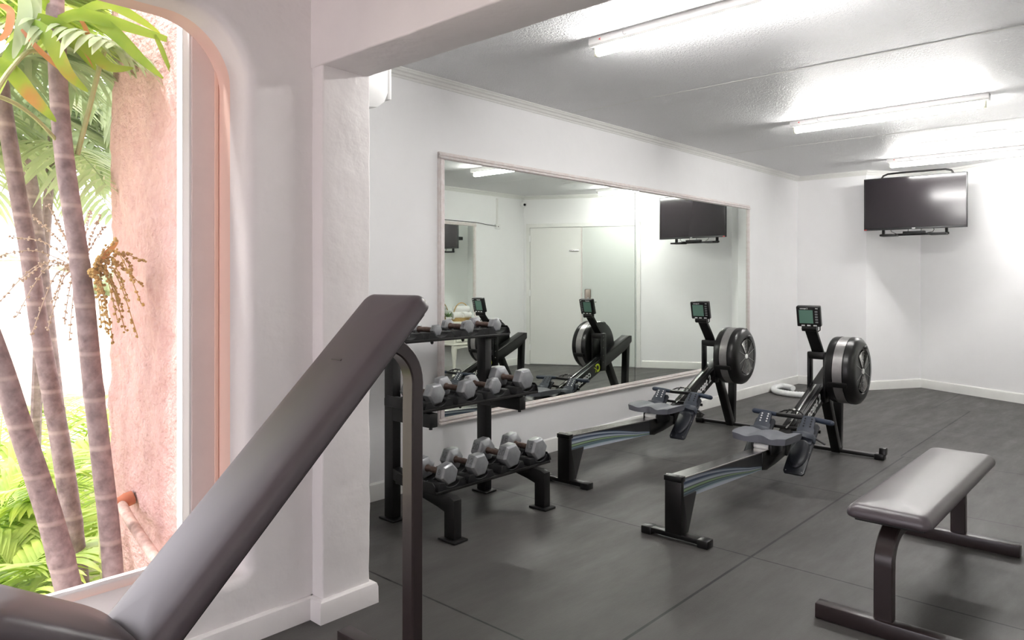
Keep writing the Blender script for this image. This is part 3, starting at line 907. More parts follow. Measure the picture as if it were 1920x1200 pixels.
# ------------------------------------------------------------ dumbbell rack
RX0, RX1 = 2.305, 3.165
rk = thing('dumbbell_rack', 'black three tier steel dumbbell rack in front of the mirror wall', 'dumbbell rack', (2.71, 2.80, 0))
def L_(x, y, z): return (x - 2.71, y - 2.80, z)
for x in (2.372, 3.053):
    MB().box(L_(x - .027, 2.975, .012), L_(x + .027, 3.045, .945), .004).build('rear_post', M['black'], rk)
    MB().box(L_(x - .045, 2.95, 0), L_(x + .045, 3.07, .012), .004).build('foot_plate', M['black'], rk)
for x in (2.372, 3.038):
    lg = MB().prism([(2.515 - 2.8, .012), (2.585 - 2.8, .012), (2.585 - 2.8, .135), (2.64 - 2.8, .150), (2.98 - 2.8, .215), (2.98 - 2.8, .275), (2.62 - 2.8, .215), (2.545 - 2.8, .212), (2.515 - 2.8, .200)], x - 2.71 - .025, x - 2.71 + .025, 'x', .003)
    lg.build('front_leg', M['black'], rk, smooth=30)
    MB().box(L_(x - .045, 2.49, 0), L_(x + .045, 2.61, .012), .004).build('foot_plate', M['black'], rk)
for x in (2.372, 3.030):
    MB().box(L_(x - .025, 2.685, .520), L_(x + .025, 3.0, .590), .004).build('shelf_arm', M['black'], rk)
    MB().cyl(L_(x, 2.71, .507), L_(x, 2.71, .521), .009, n=12).build('arm_bolt', M['black_sat'], rk)
for xa, xb in ((2.345, 2.40), (3.03, 3.08)):
    MB().box(L_(xa, 2.93, .905), L_(xb, 3.04, .925), .003).build('top_bracket', M['black'], rk)
TIERS = [('bottom', 2.60, 2.90, .222, [2.43, 2.632, 2.872, 3.10]), ('middle', 2.69, 2.99, .605, [2.425, 2.645, 2.856, 3.093]), ('top', 2.91, 3.20, .925, [2.42, 2.638, 2.872, 3.095])]
for nm, ya, yb, z, xs in TIERS:
    s = MB()
    s.box(L_(RX0, ya, z - .004), L_(RX1, yb, z + .002), .0015)
    s.box(L_(RX0, ya - .003, z - .006), L_(RX1, ya + .002, z + .008), .0015)
    s.box(L_(RX0, yb - .003, z - .006), L_(RX1, yb + .002, z + .030), .0015)
    for xe in (RX0, RX1):
        h = .052
        s.prism([(ya - 2.8, z), (ya - 2.8 + .004, z + h * .7), (ya - 2.8 + .02, z + h), (yb - 2.8 - .02, z + h), (yb - 2.8, z + h * .7), (yb - 2.8, z)], xe - 2.71 - .002, xe - 2.71 + .002, 'x')
    sh = s.build('shelf_tray', M['black'], rk, smooth=30)
    for x in (2.60, 2.83):
        MB().cyl(L_(x, ya + .05, z - .018), L_(x, ya + .05, z), .009, n=12).ball(L_(x, ya + .05, z - .018), .009, 1).build('tray_bolt', M['black_sat'], sh)
    # moulded cradles
    for x in xs:
        for (y0, y1) in ((ya + .015, ya + .105), (yb - .115, yb - .025)):
            Wd = .100
            prof = [(-Wd, 0), (-Wd + .012, .034), (-Wd + .022, .040), (-.058, .038)]
            for i in range(9):
                a = R(180 + 180 * i / 8)
                prof.append((.05 * math.cos(a), .034 + .026 * math.sin(a)))
            prof += [(.058, .038), (Wd - .022, .040), (Wd - .012, .034), (Wd, 0)]
            MB().prism([(x - 2.71 + px * .97, z + .002 + pz) for px, pz in prof], y0 - 2.8, y1 - 2.8, 'y', .0015, 1).build('cradle', M['black_sat'], sh, smooth=40)

def dumbbell_parts(t, Rh, phi, number, hand=.125, side=150):
    """hex dumbbell along local y, centred on the grip, centre of heads at z=0"""
    Lh = Rh * 1.12
    def head(sg):
        b = MB(); bm = b.bm
        y_in = sg * hand / 2; y_out = sg * (hand / 2 + Lh)
        ch = Rh * .18
        rings = []
        for (y, k) in ((y_in, .45), (y_in + sg * ch * .5, .78), (y_in + sg * ch * 1.1, 1.0), (y_out - sg * ch, 1.0), (y_out, .82)):
            rings.append([bm.verts.new((Rh * k * math.cos(phi + PI / 3 * i), y, Rh * k * math.sin(phi + PI / 3 * i))) for i in range(6)])
        for A, B in zip(rings, rings[1:]):
            for i in range(6):
                bm.faces.new((A[i], A[(i + 1) % 6], B[(i + 1) % 6], B[i]))
        bm.faces.new(rings[0]); bm.faces.new(rings[-1])
        bmesh.ops.recalc_face_normals(bm, faces=bm.faces[:])
        bmesh.ops.bevel(bm, geom=bm.edges[:], offset=Rh * .035, segments=2, affect='EDGES', profile=0.5)
        return b
    for sg in (-1, 1):
        h = head(sg).build('dumbbell_head', M['silver'], t, smooth=30)
        if number:
            # digits stand on the flat that faces the room's end (upper left seen from the front)
            a = phi + PI / 6 + PI / 3 * round((R(side) - phi - PI / 6) / (PI / 3))
            n = Vector((math.cos(a), 0, math.sin(a))); c = n * (Rh * math.cos(PI / 6) + .0004) + Vector((0, sg * (hand / 2 + Lh * .52), 0))
            up = Vector((0, 0, 1)) - n * n.z
            if up.length < .2: up = Vector((1, 0, 0)) - n * n.x
            x = up.cross(n)
            text_mb(number, Rh * .72, .0012, frame_mtx(c, x, up), bold=.0004).build('raised_digits', M['digits'], h, smooth=0)
    g = [(-hand/2 - .004, .019), (-hand/2 + .004, .019), (-hand/2 + .012, .0145), (-hand * .25, .0150), (0, .0160), (hand * .25, .0150), (hand/2 - .012, .0145), (hand/2 - .004, .019), (hand/2 + .004, .019)]
    MB().lathe((0, 0, 0), (0, 1, 0), g, 20).build('dumbbell_grip', M['grip'], t)
DB = {'bottom': [(.057, 14, '8', .115), (.063, 3, '12', .12), (.069, 8, '20', .12), (.066, 10, '15', .12)],
      'middle': [(.057, 4, '', .12), (.056, 9, '', .12), (.049, 6, '10', .12), (.064, 7, '', .12)],
      'top': [(.034, 10, '', .12), (.034, 2, '5', .115), (.042, 12, '10', .12), (.043, 8, '', .12)]}
PLACE = {'top': 'top', 'middle': 'middle', 'bottom': 'bottom'}
ORD = ['first', 'second', 'third', 'last']
for nm, ya, yb, z, xs in TIERS:
    for i, x in enumerate(xs):
        Rh, ph, num, hand = DB[nm][i]
        zc = z + .012 + Rh * math.cos(R(abs(ph))) * .99 + .002
        lab = 'grey hex dumbbell on the %s rack shelf, %s from the left' % (nm, ORD[i]) if i < 3 else 'grey hex dumbbell at the right end of the %s rack shelf' % nm
        if i == 0: lab = 'grey hex dumbbell at the left end of the %s rack shelf' % nm
        t = thing('hex_dumbbell', lab, 'dumbbell', (x, (ya + .06 + yb - .07) / 2, zc), R(random.uniform(-2, 2)), 'hex dumbbells on the rack')
        dumbbell_parts(t, Rh, R(ph), num, hand)

# ------------------------------------------------------------ flat bench (right foreground)
fb = thing('flat_bench', 'dark vinyl flat weight bench on curved brown steel legs', 'weight bench', (3.40, 0.752, 0))
mb = cushion(1.255, .280, .062, .030, .036, .010); mb.xf(Matrix.Translation((0.015, 0, .378)))
mb.build('bench_pad', M['vinyl'], fb, smooth=60)
MB().box((-.58, -.115, .366), (.60, .115, .377), .003).build('pad_board', M['vinyl_board'], fb)
def bench_post(x0, sgn, name='bench_leg'):
    pts = [(x0, 0, .055), (x0, 0, .20), (x0 + sgn * .003, 0, .24)]
    for i in range(1, 9):
        a = R(90 * i / 8)
        pts.append((x0 + sgn * .13 * (1 - math.cos(a)), 0, .24 + .105 * math.sin(a)))
    pts.append((x0 + sgn * .22, 0, .345))
    return MB().sweep_rect(pts, .062, .042, (0, 1, 0))
bench_post(-.63, 1).build('bench_leg', M['brown_steel'], fb, smooth=30)
bench_post(.565, -1).build('bench_leg', M['brown_steel'], fb, smooth=30)
MB().box((-.45, -.03, .325), (.38, .03, .366), .003).build('bench_spine', M['brown_steel'], fb)
for x in (-.64, .555):
    MB().box((x - .027, -.245, 0), (x + .027, .228, .055), .004).build('foot_bar', M['brown_steel'], fb)

# ------------------------------------------------------------ incline bench (left foreground)
ib = thing('incline_bench', 'large dark vinyl incline bench in the left foreground beside the window', 'weight bench', (1.0, 1.74, 0))
def I_(x, y, z): return Vector((x - 1.0, y - 1.74, z))
# back pad: long slab from (0.60,0.465) to (1.365,1.215)
pa = Vector((.585, 0, .441)); pb = Vector((1.372, 0, 1.222))
dvec = (pb - pa); Lp = dvec.length; dvec.normalize()
upn = Vector((-dvec.z, 0, dvec.x))
mb = cushion(Lp, .268, .066, .030, .030, .008)
mx = Matrix((dvec, Vector((0, 1, 0)), upn)).transposed().to_4x4()
mx.translation = (pa + pb) / 2 - upn * .066 - Vector((1.0, 0, 0))
mb.xf(mx); mb.build('back_pad', M['vinyl'], ib, smooth=60)
mb = MB().box((-Lp/2 + .02, -.11, -.012), (Lp/2 - .03, .11, .002), .003); mb.xf(mx); mb.build('pad_board', M['vinyl_board'], ib)
mb = MB().box((-Lp/2 + .05, -.025, -.06), (Lp/2 - .24, .025, -.012), .003); mb.xf(mx); mb.build('back_spine', M['brown_steel'], ib)
# seat pad tilts up towards the window end
sa = Vector((.628, 0, .475)); sb_ = Vector((.325, 0, .668))
sd_ = (sb_ - sa); Ls = sd_.length; sd_.normalize(); su = Vector((sd_.z, 0, -sd_.x))
if su.z < 0: su = -su
mb = cushion(Ls, .268, .062, .055, .028, .010)
mx2 = Matrix((sd_, su.cross(sd_), su)).transposed().to_4x4()
mx2.translation = (sa + sb_) / 2 - su * .062 - Vector((1.0, 0, 0))
for v in mb.bm.verts:      # gentle forward roll at the free end
    u = v.co.x / (Ls / 2)
    if u > .2: v.co.z -= .045 * (u - .2) ** 2
mb.xf(mx2); mb.build('seat_pad', M['vinyl'], ib, smooth=60)
mb = MB().box((-Ls/2 + .03, -.10, -.012), (Ls/2 - .07, .10, .003), .003).box((-Ls/2, -.03, -.075), (Ls/2 - .09, .03, -.01), .003); mb.xf(mx2); mb.build('seat_frame', M['brown_steel'], ib)
# arched rear post
pts = [(1.448, 0, .05), (1.4485, 0, .50), (1.4495, 0, .86), (1.451, 0, .93)]
ctr = (1.325, .925)
for i in range(1, 13):
    a = R(2 + 100 * i / 12)
    pts.append((1.322 + .129 * math.cos(a), 0, .93 + .129 * math.sin(a)))
pts.append((1.24, 0, 1.035)); pts.append((1.18, 0, 1.005))
MB().sweep_rect([(x - 1.0, 0, z) for x, y, z in pts], .052, .044, (0, 1, 0)).build('rear_post', M['brown_steel'], ib, smooth=25)
MB().box(I_(1.42, 1.36, 0), I_(1.475, 2.105, .055), .004).build('foot_bar', M['brown_steel'], ib)
MB().box(I_(.35, 1.50, 0), I_(.405, 1.98, .055), .004).build('foot_bar', M['brown_steel'], ib)
MB().box(I_(.40, 1.715, .01), I_(1.43, 1.765, .06), .004).build('floor_rail', M['brown_steel'], ib)
MB().sweep_rect([I_(.62, 1.74, .05), I_(.62, 1.74, .30), I_(.60, 1.74, .40), I_(.585, 1.74, .43)], .05, .05, (0, 1, 0)).build('seat_post', M['brown_steel'], ib, smooth=25)

# ------------------------------------------------------------ rowing machines
def make_rower(label, loc, rz):
    t = thing('rowing_machine', label, 'rowing machine', loc, rz, 'rowing machines in front of the mirror')
    # rear foot
    MB().box((-.022, -.172, .012), (.030, .172, .036), .004).build('rear_foot_bar', M['rower'], t)
    for s in (-1, 1):
        MB().box((-.027, s * .15 - .028, 0), (.034, s * .15 + .028, .038), .005).build('foot_cap', M['rower_plastic'], t)
    MB().prism([(-.028, .034), (.045, .034), (.125, .205), (.125, .215), (.0, .215), (.0, .290), (-.028, .290)], -.044, .044, 'y', .003).box((-.034, -.047, .285), (.010, .047, .312), .004).build('rear_leg', M['rower'], t, smooth=30)
    MB().cyl((-.018, -.036, .311), (-.018, -.036, .315), .006, n=10).cyl((-.018, .036, .311), (-.018, .036, .315), .006, n=10).build('cap_screw', M['steel'], t)
    # rail with printed flank
    rail = MB()
    def rz_(x): return .305 - .043 * x
    rail.prism([(0.0, rz_(0) - .004), (0.0, rz_(0) - .105), (1.00, rz_(1.0) - .105), (1.0, rz_(1.0) - .004)], -.034, .034, 'y')
    rail.build('rail', M['decal'], t, smooth=0)
    MB().prism([(0.0, rz_(0) - .007), (1.20, rz_(1.2) - .007), (1.20, rz_(1.2) + .001), (0.0, rz_(0) + .001)], -.041, .041, 'y', .002).build('rail_track', M['steel'], t, smooth=0)
    # junction housing under the footrests, then the boom
    MB().prism([(.93, rz_(.93) - .008), (1.30, rz_(1.3) - .008), (1.46, .33), (1.36, .225), (1.26, .178), (1.12, .158), (1.02, .150), (.99, .146), (.93, rz_(.93) - .108)], -.038, .038, 'y', .003).build('front_housing', M['rower'], t, smooth=30)
    sl = .415
    def bz(x): return .478 + sl * (x - 1.92)
    boom = MB().prism([(1.27, bz(1.27) + .055), (1.27, bz(1.27) - .030), (1.34, bz(1.34) - .055), (2.30, bz(2.30) - .055), (2.405, bz(2.40) - .02), (2.405, bz(2.40) + .035), (2.365, bz(2.36) + .055)], -.046, .046, 'y', .003).build('boom', M['rower'], t, smooth=30)
    MB().bar((1.38, 0, bz(1.38) + .068), (1.90, 0, bz(1.90) + .068), .012, .010, .002).build('chain', M['steel'], t)
    MB().bar((1.30, .0, bz(1.30) + .0575), (1.93, .0, bz(1.93) + .0575), .055, .004, .001).build('chain_guide', M['rower_plastic'], t)
    # printing on both sides of the boom
    ux = Vector((1, 0, sl)).normalized(); uz = Vector((-sl, 0, 1)).normalized()
    cxb = 1.70
    text_mb('concept 2', .082, .0008, frame_mtx((cxb + .0, -.0468, bz(cxb + .03)), ux, uz), shear=.2, bold=.0012).build('lettering', M['mark'], boom, smooth=0)
    text_mb('concept 2', .082, .0008, frame_mtx((cxb - .09, .0468, bz(cxb - .09)), -ux, uz), shear=.2, bold=.0012).build('lettering', M['mark'], boom, smooth=0)
    for sy, d, c in ((-.0472, ux, 1.44), (.0472, -ux, 1.855)):
        lm = frame_mtx((c, sy, bz(c)), d, uz)
        mb = MB()
        mb.tube([((.030 * math.cos(a)) - .006, .030 * math.sin(a), 0) for a in [R(v) for v in range(50, 311, 20)]], .008, 6)
        mb.bar((-.006, -.026, 0), (.042, .026, 0), .004, .013).bar((.0, .026, 0), (.036, -.026, 0), .004, .010)
        for v in mb.bm.verts: v.co.z *= .12
        mb.xf(lm); mb.build('logo', M['yellow'], boom, smooth=0)
    # mast: two uprights with an open window, then the monitor arm
    for s in (-1, 1):
        MB().box((1.905, s * .052 - .008, .42), (1.975, s * .052 + .008, .752), .003).build('mast_upright', M['rower'], t)
        sc = MB()
        for z in (.50, .56, .63, .70, .735): sc.ball((1.93, s * .0605, z), .0045, 1)
        sc.build('mast_screw', M['steel'], t)
    MB().box((1.905, -.060, .710), (1.975, .060, .760), .006).build('mast_cap', M['rower'], t)
    MB().sweep_rect([(1.955, 0, .735), (1.93, 0, .775), (1.80, 0, .925)], .074, .026, (0, 1, 0)).build('monitor_arm', M['rower'], t, smooth=30)
    mon = MB().box((-.020, -.076, -.070), (.020, .076, .070), .008, 3).build('monitor', M['rower_plastic'], t)
    mon.location = (1.775, 0, 1.008); mon.rotation_euler = (0, R(-14), R(4))
    MB().box((-.0215, -.030, -.045), (-.0195, .058, .046)).build('monitor_screen', M['lcd'], mon, smooth=0)
    bt = MB()
    for z in (.035, .017, -.001, -.019, -.037): bt.box((-.0225, -.060, z - .005), (-.019, -.043, z + .005), .001)
    bt.build('side_buttons', M['digits'], mon)
    for y in (.036, .0, -.040): MB().box((-.0225, y - .011, -.064), (-.019, y + .011, -.056), .001).build('front_button', M['mark'], mon)
    mtm = frame_mtx((-.0208, .026, .0565), (0, -1, 0), (0, 0, 1))
    text_mb('concept 2', .0125, .0003, mtm, bold=.0004).build('monitor_print', M['mark'], mon, smooth=0)
    text_mb('PM3', .009, .0003, frame_mtx((-.0208, -.055, .0565), (0, -1, 0), (0, 0, 1)), bold=.0003).build('monitor_print', M['mark'], mon, smooth=0)
    MB().cyl((1.79, -.048, .925), (1.79, .048, .925), .020, n=18).tube([(1.79, -.050, .94), (1.80, -.062, .945), (1.80, -.062, .915), (1.79, -.05, .905)], .004, 6).build('monitor_hinge', M['rower'], t)
    # flywheel cage
    FX, FZ, FR = 2.06, .635, .226
    y0, y1 = -.068, -.255
    w = MB()
    prof = [(0, .08), (0, FR - .02), (.006, FR - .006), (.020, FR), (.052, FR), (.056, FR - .006), (.118, FR - .006), (.122, FR), (.150, FR), (.166, FR - .008), (.180, FR - .026), (.187, FR - .044), (.187, .152), (.180, .146), (.172, .146)]
    w.lathe((FX, y0, FZ), (0, -1, 0), prof, 64)
    w.lathe((FX, y0, FZ), (0, -1, 0), [(0.0, .0), (0.0, .085)], 32)
    fw = w.build('flywheel_cage', M['rower_plastic'], t, smooth=30)
    MB().lathe((FX, y0 - .0565, FZ), (0, -1, 0), [(0, FR - .004), (0, FR - .0015), (.060, FR - .0015), (.060, FR - .004)], 64).build('perforated_band', M['brushed'], fw, smooth=30)
    for ang in (62, 200, 300):
        a = R(ang)
        d = Vector((math.cos(a), 0, math.sin(a))); tn = Vector((-math.sin(a), 0, math.cos(a)))
        c = Vector((FX, 0, FZ)) + d * (FR + .003)
        MB().bar(c + Vector((0, y0 - .025, 0)), c + Vector((0, y0 - .148, 0)), .034, .018, .006, up=d).build('cage_clip', M['rower_plastic'], fw)
    # vent: dished ring, wires and hub
    v = MB()
    v.lathe((FX, y0 - .150, FZ), (0, -1, 0), [(0, .0), (0, .146), (.022, .148)], 48)
    v.build('vent_backing', M['black_sat'], fw)
    v = MB()
    for k in range(11):
        rr = .036 + .0098 * k
        for a0, a1 in ((48, 132), (228, 312)):
            pts = [(FX + rr * math.cos(R(a)), y0 - .187, FZ + rr * math.sin(R(a))) for a in range(a0, a1 + 1, 12)]
            v.tube(pts, .0017, 5)
    for a in (20, 48, 90, 132, 160, 200, 228, 270, 312, 340):
        v.bar((FX + .02 * math.cos(R(a)), y0 - .188, FZ + .02 * math.sin(R(a))), (FX + .146 * math.cos(R(a)), y0 - .188, FZ + .146 * math.sin(R(a))), .0025, .0025)
    v.build('vent_wires', M['steel'], fw)
    v = MB()
    for a0, a1 in ((-46, 46), (134, 226)):
        pts = [(FX + .144 * math.cos(R(a)), FZ + .144 * math.sin(R(a))) for a in range(a0, a1 + 1, 8)] + [(FX + .028 * math.cos(R(a)), FZ + .028 * math.sin(R(a))) for a in range(a1, a0 - 1, -12)]
        v.prism(pts, y0 - .180, y0 - .184, 'y')
    v.build('damper_plate', M['rower_plastic'], fw)
    MB().lathe((FX, y0 - .182, FZ), (0, -1, 0), [(0, .019), (.008, .018), (.011, 0)], 24).build('hub_cap', M['pvc'], fw)
    MB().ball((FX + .045, y0 - .190, FZ + .155), .02, 2, (1.8, .5, .7)).build('damper_lever', M['rower_plastic'], fw)
    MB().cyl((FX, y0 + .01, FZ), (FX, -.02, FZ), .026, n=16).box((1.935, y0 - .006, .56), (2.02, -.058, .69), .003).build('flywheel_mount', M['rower'], t)
    # front legs and foot
    MB().bar((2.06, 0, .50), (2.325, 0, .02), .062, .052, .004, up=Vector((1, 0, 0))).build('front_leg', M['rower'], t)
    MB().bar((2.375, 0, .66), (2.345, 0, .02), .058, .050, .004, up=Vector((1, 0, 0))).build('front_leg', M['rower'], t)
    MB().cyl((2.345, -.036, .045), (2.345, .036, .045), .009, n=12).build('leg_bolt', M['steel'], t)
    MB().box((2.315, -.30, .010), (2.360, .30, .034), .004).build('front_foot_bar', M['rower'], t)
    for s in (-1, 1):
        MB().box((2.305, s * .285 - .032, 0), (2.368, s * .285 + .032, .040), .006).prism([(2.325, .030), (2.375, .030), (2.385, .065), (2.37, .082), (2.335, .078)], s * .300 - .022, s * .300 + .022, 'y', .004).build('foot_caster', M['rower_plastic'], t)
    # footrests
    for s in (-1, 1):
        ang = R(43)
        u = Vector((math.cos(ang), 0, math.sin(ang))); n = Vector((-math.sin(ang), 0, math.cos(ang)))
        mx = frame_mtx((1.265, s * .135, .245), u, (0, 1, 0))
        pl_ = MB().prism([(-.19, -.052), (-.175, -.062), (.17, -.064), (.185, -.05), (.185, .05), (.17, .064), (-.175, .062), (-.19, .052)], -.014, .0, 'z', .004)
        for xx, yy in ((-.17, -.045), (-.17, .045), (.03, -.052), (.03, .052)):
            pass
        pl_.xf(mx); fp = pl_.build('footrest', M['footplate'], t, smooth=30)
        q = MB()
        for xx, yy in ((-.172, -.046), (-.172, .046), (-.03, .056), (-.03, -.056), (.10, .056), (.10, -.056)): q.ball((xx, yy, .001), .0035, 1)
        q.xf(mx); q.build('footrest_rivet', M['steel'], fp)
        heel = MB()
        heel.lathe((0, 0, 0), (0, 0, 1), [(0, .056), (.008, .054), (.014, .044), (.018, 0)], 24)
        for v in heel.bm.verts: v.co.x = v.co.x * 1.9 - .045
        heel.xf(mx); heel.build('footrest_pad', M['footplate'], fp, smooth=50)
        # adjustable upper piece with perforated tab
        mx3 = frame_mtx(Vector((1.265, s * .135, .245)) + u * .125 + n * .012, Vector((math.cos(R(50)), 0, math.sin(R(50)))), (0, 1, 0))
        tab = MB()
        tp = [(-.10, -.052), (.0, -.052), (.01, -.042), (.070, -.040), (.086, -.026), (.086, .026), (.070, .040), (.01, .042), (.0, .052), (-.10, .052)]
        tab.prism(tp, -.004, .008, 'z', .002)
        n_plain = len(tab.bm.faces)
        for xx in (.018, .036, .054, .070):
            for yy in (-.020, .020): tab.cyl((xx, yy, .0072), (xx, yy, .009), .0055, n=8)
        tab.bm.faces.ensure_lookup_table()
        for fc in tab.bm.faces[n_plain:]: fc.material_index = 1
        tab.xf(mx3); tb = tab.build('foot_tab', [M['heel'], M['mark'] if s > 0 else M['black_sat']], fp, smooth=30)
        st = MB().sweep_rect([mx @ Vector(p) for p in ((.06, s * .066, -.005), (.062, s * .060, .035), (.065, 0, .050), (.062, -s * .060, .035), (.06, -s * .066, -.005))], .040, .005, u)
        st.build('foot_strap', M['heel'], fp, smooth=50)
        MB().bar(mx @ Vector((.075, s * .068, .0)), mx @ Vector((.06, s * .120, -.02)), .022, .010, .003).build('strap_tail', M['cable'], fp)
    MB().cyl((1.40, -.20, .325), (1.40, .20, .325), .010, n=10).build('footrest_axle', M['rower'], t)
    # seat and carriage
    sx = 1.085; sz = rz_(1.085)
    ca = MB().box((sx - .06, -.028, sz + .004), (sx + .06, .028, sz + .040), .004).box((sx - .085, -.060, sz - .03), (sx + .085, -.046, sz + .035), .003).box((sx - .085, .046, sz - .03), (sx + .085, .060, sz + .035), .003)
    cg = ca.build('seat_carriage', M['rower_plastic'], t)
    for rx in (-.075, .075):
        MB().cyl((sx + rx, -.043, sz + .018), (sx + rx, .043, sz + .018), .017, n=18).build('seat_roller', M['pvc'], cg)
    b = bmesh.new(); nx_, ny_ = 14, 26; top = {}; bot = {}
    for i in range(nx_ + 1):
        for j in range(ny_ + 1):
            u = -1 + 2 * i / nx_; v = -1 + 2 * j / ny_
            k = (1 - .10 * abs(v) ** 4)
            x = sx + .135 * u * k * (1 - .05 * math.cos(v * PI)) ; y = .172 * v * (1 - .07 * abs(u) ** 4)
            if u < 0: x += .022 * math.exp(-(v / .30) ** 2) * abs(u)
            dip = .013 * (math.exp(-((abs(v) - .46) / .24) ** 2))
            z = sz + .094 - dip - .010 * max(0, u) ** 2 - .006 * abs(u) ** 6
            top[i, j] = b.verts.new((x, y, z)); 
            bot[i, j] = b.verts.new((x * .985 + sx * .015, y * .96, sz + .042 + .010 * abs(v) ** 2))
    for i in range(nx_):
        for j in range(ny_):
            b.faces.new((top[i, j], top[i+1, j], top[i+1, j+1], top[i, j+1]))
            b.faces.new((bot[i, j], bot[i, j+1], bot[i+1, j+1], bot[i+1, j]))
    for i in range(nx_):
        b.faces.new((top[i, 0], bot[i, 0], bot[i+1, 0], top[i+1, 0])); b.faces.new((top[i, ny_], top[i+1, ny_], bot[i+1, ny_], bot[i, ny_]))
    for j in range(ny_):
        b.faces.new((top[0, j], top[0, j+1], bot[0, j+1], bot[0, j])); b.faces.new((top[nx_, j], bot[nx_, j], bot[nx_, j+1], top[nx_, j+1]))
    bmesh.ops.recalc_face_normals(b, faces=b.faces[:])
    me = bpy.data.meshes.new('t'); b.to_mesh(me); b.free()
    mb = MB(); mb.bm.from_mesh(me); bpy.data.meshes.remove(me)
    mb.build('seat', M['seat'], t, smooth=50)
    # handle resting on its hook
    hz = .390; hxx = 1.455
    hd = MB()
    hd.box((hxx - .028, -.085, hz - .010), (hxx + .010, .085, hz + .014), .007)
    hb = hd.build('handle_yoke', M['rower_plastic'], t)
    MB().tube([(hxx - .012, .085, hz + .002), (hxx - .005, .15, hz + .004), (hxx + .012, .240, hz + .004)], .015, 14, radii=[.013, .0155, .0165]).ball((hxx + .012, .241, hz + .004), .016, 2).build('handle_grip', M['handle'], hb)
    MB().tube([(hxx - .012, -.085, hz + .002), (hxx - .022, -.16, hz + .0), (hxx - .055, -.265, hz - .004)], .015, 14, radii=[.013, .0155, .0165]).ball((hxx - .055, -.266, hz - .004), .016, 2).build('handle_grip', M['handle'], hb)
    y = MB()
    for s in (-1, 1):
        y.tube([(hxx + .0, s * .080, hz + .010), (hxx + .03, s * .055, hz + .024), (hxx + .055, s * .018, hz + .028)], .005, 6)
        y.tube([(hxx + .0, s * .030, hz + .012), (hxx + .03, s * .022, hz + .034), (hxx + .055, s * .010, hz + .028)], .0045, 6)
    y.build('handle_bridle', M['rower'], hb)
    MB().ball((hxx + .06, 0, hz + .030), .010, 2).cyl((hxx + .06, -.012, hz + .03), (hxx + .06, .012, hz + .03), .006, n=10).build('chain_swivel', M['steel'], hb)
    return t
r1 = make_rower('rowing machine nearest the camera, in the middle of the mats', (3.10, 1.765, 0), R(0.6))
r2 = copy_tree(r1)
r2.location = (3.485, 2.735, 0); r2.rotation_euler = (0, 0, R(1.2))
r2['label'] = 'rowing machine alongside the mirror, right of the dumbbell rack'

# ------------------------------------------------------------ white tubing in the far corner
def at(px, py, z):
    k = (EYE - z) * FPX / (py - CY)
    s = (px - CX) / FPX
    return Vector(((math.cos(YAW) + s * math.sin(YAW)) * k, (math.sin(YAW) - s * math.cos(YAW)) * k, z))
tp = [at(1487, 728, .03), at(1478, 725.5, .03), at(1466, 723.8, .03), at(1455, 725.8, .03), at(1450.5, 729.5, .03), at(1455, 733.5, .03), at(1470, 736.8, .03), at(1490, 739.3, .03), at(1512, 741, .03), at(1526, 741.5, .03)]
def smooth_path(P, n=6):
    out = []
    for i in range(len(P) - 1):
        a = P[max(i - 1, 0)]; b = P[i]; c = P[i + 1]; d = P[min(i + 2, len(P) - 1)]
        for k in range(n):
            t_ = k / n
            out.append(.5 * ((2 * b) + (c - a) * t_ + (2 * a - 5 * b + 4 * c - d) * t_ ** 2 + (3 * b - a - 3 * c + d) * t_ ** 3))
    out.append(P[-1])
    return out
sp = smooth_path(tp, 16)
tag(MB().tube(sp, .038, 14, radii=[.030 + (.0025 if (i // 2) % 2 else 0) for i in range(len(sp))]).build('tubing', M['foam']), 'curled length of white ribbed tubing on the floor in the far corner', 'tubing')

# ------------------------------------------------------------ garden outside the window
def wp(px, py, Y):
    s = (px - CX) / FPX
    a = Vector((math.cos(YAW) + s * math.sin(YAW), math.sin(YAW) - s * math.cos(YAW), -(py - CY) / FPX))
    k = Y / a.y
    return Vector((0, 0, EYE)) + a * k
struct(MB().box((-30, 2.62, -0.45), (30, 60, -0.40)).build('floor_garden', M['grass'], smooth=0), 'sunlit garden ground')
struct(MB().box((-30, -12, -0.16), (-2.81, 2.60, -0.10)).build('floor_bounce_terrace', M['board'], smooth=0), 'unseen pale terrace added to bounce warm light indoors')  # unseen terrace, added in pink to bounce warm light onto walls and beam
def trunk(pix, Y, r0, r1):
    P = [wp(x, y, Yk) for (x, y), Yk in zip(pix, Y)]
    P = smooth_path(P, 8)
    n = len(P)
    rad = []
    for i, p in enumerate(P):
        k = i / (n - 1)
        rr = r0 + (r1 - r0) * k
        ph = (p.z % .13) / .13
        rad.append(rr * (1.07 if ph < .08 else 1.0))
    # resample finely for rings
    return MB().tube(P, r0, 16, radii=rad)
def leaf_strip(mb, p, d, L, w, g, n=6, fold=.35, twist=0.0):
    """one leaflet from p along d, drooping by g"""
    pts = []; sds = []; ws = []
    d = d.normalized()
    for k in range(n + 1):
        u = k / n
        q = p + d * (L * u) - Vector((0, 0, 1)) * (L * g * u * u)
        pts.append(q)
        tg = (d - Vector((0, 0, 2 * g * u))).normalized()
        sd = tg.cross(Vector((math.sin(twist), 0, math.cos(twist))))
        if sd.length < .1: sd = Vector((1, 0, 0))
        sds.append(sd.normalized())
        ws.append(w * max(.03, math.sin(PI * min(1, (u * .86 + .14))) ** .75))
    mb.strip(pts, ws, sds, fold)
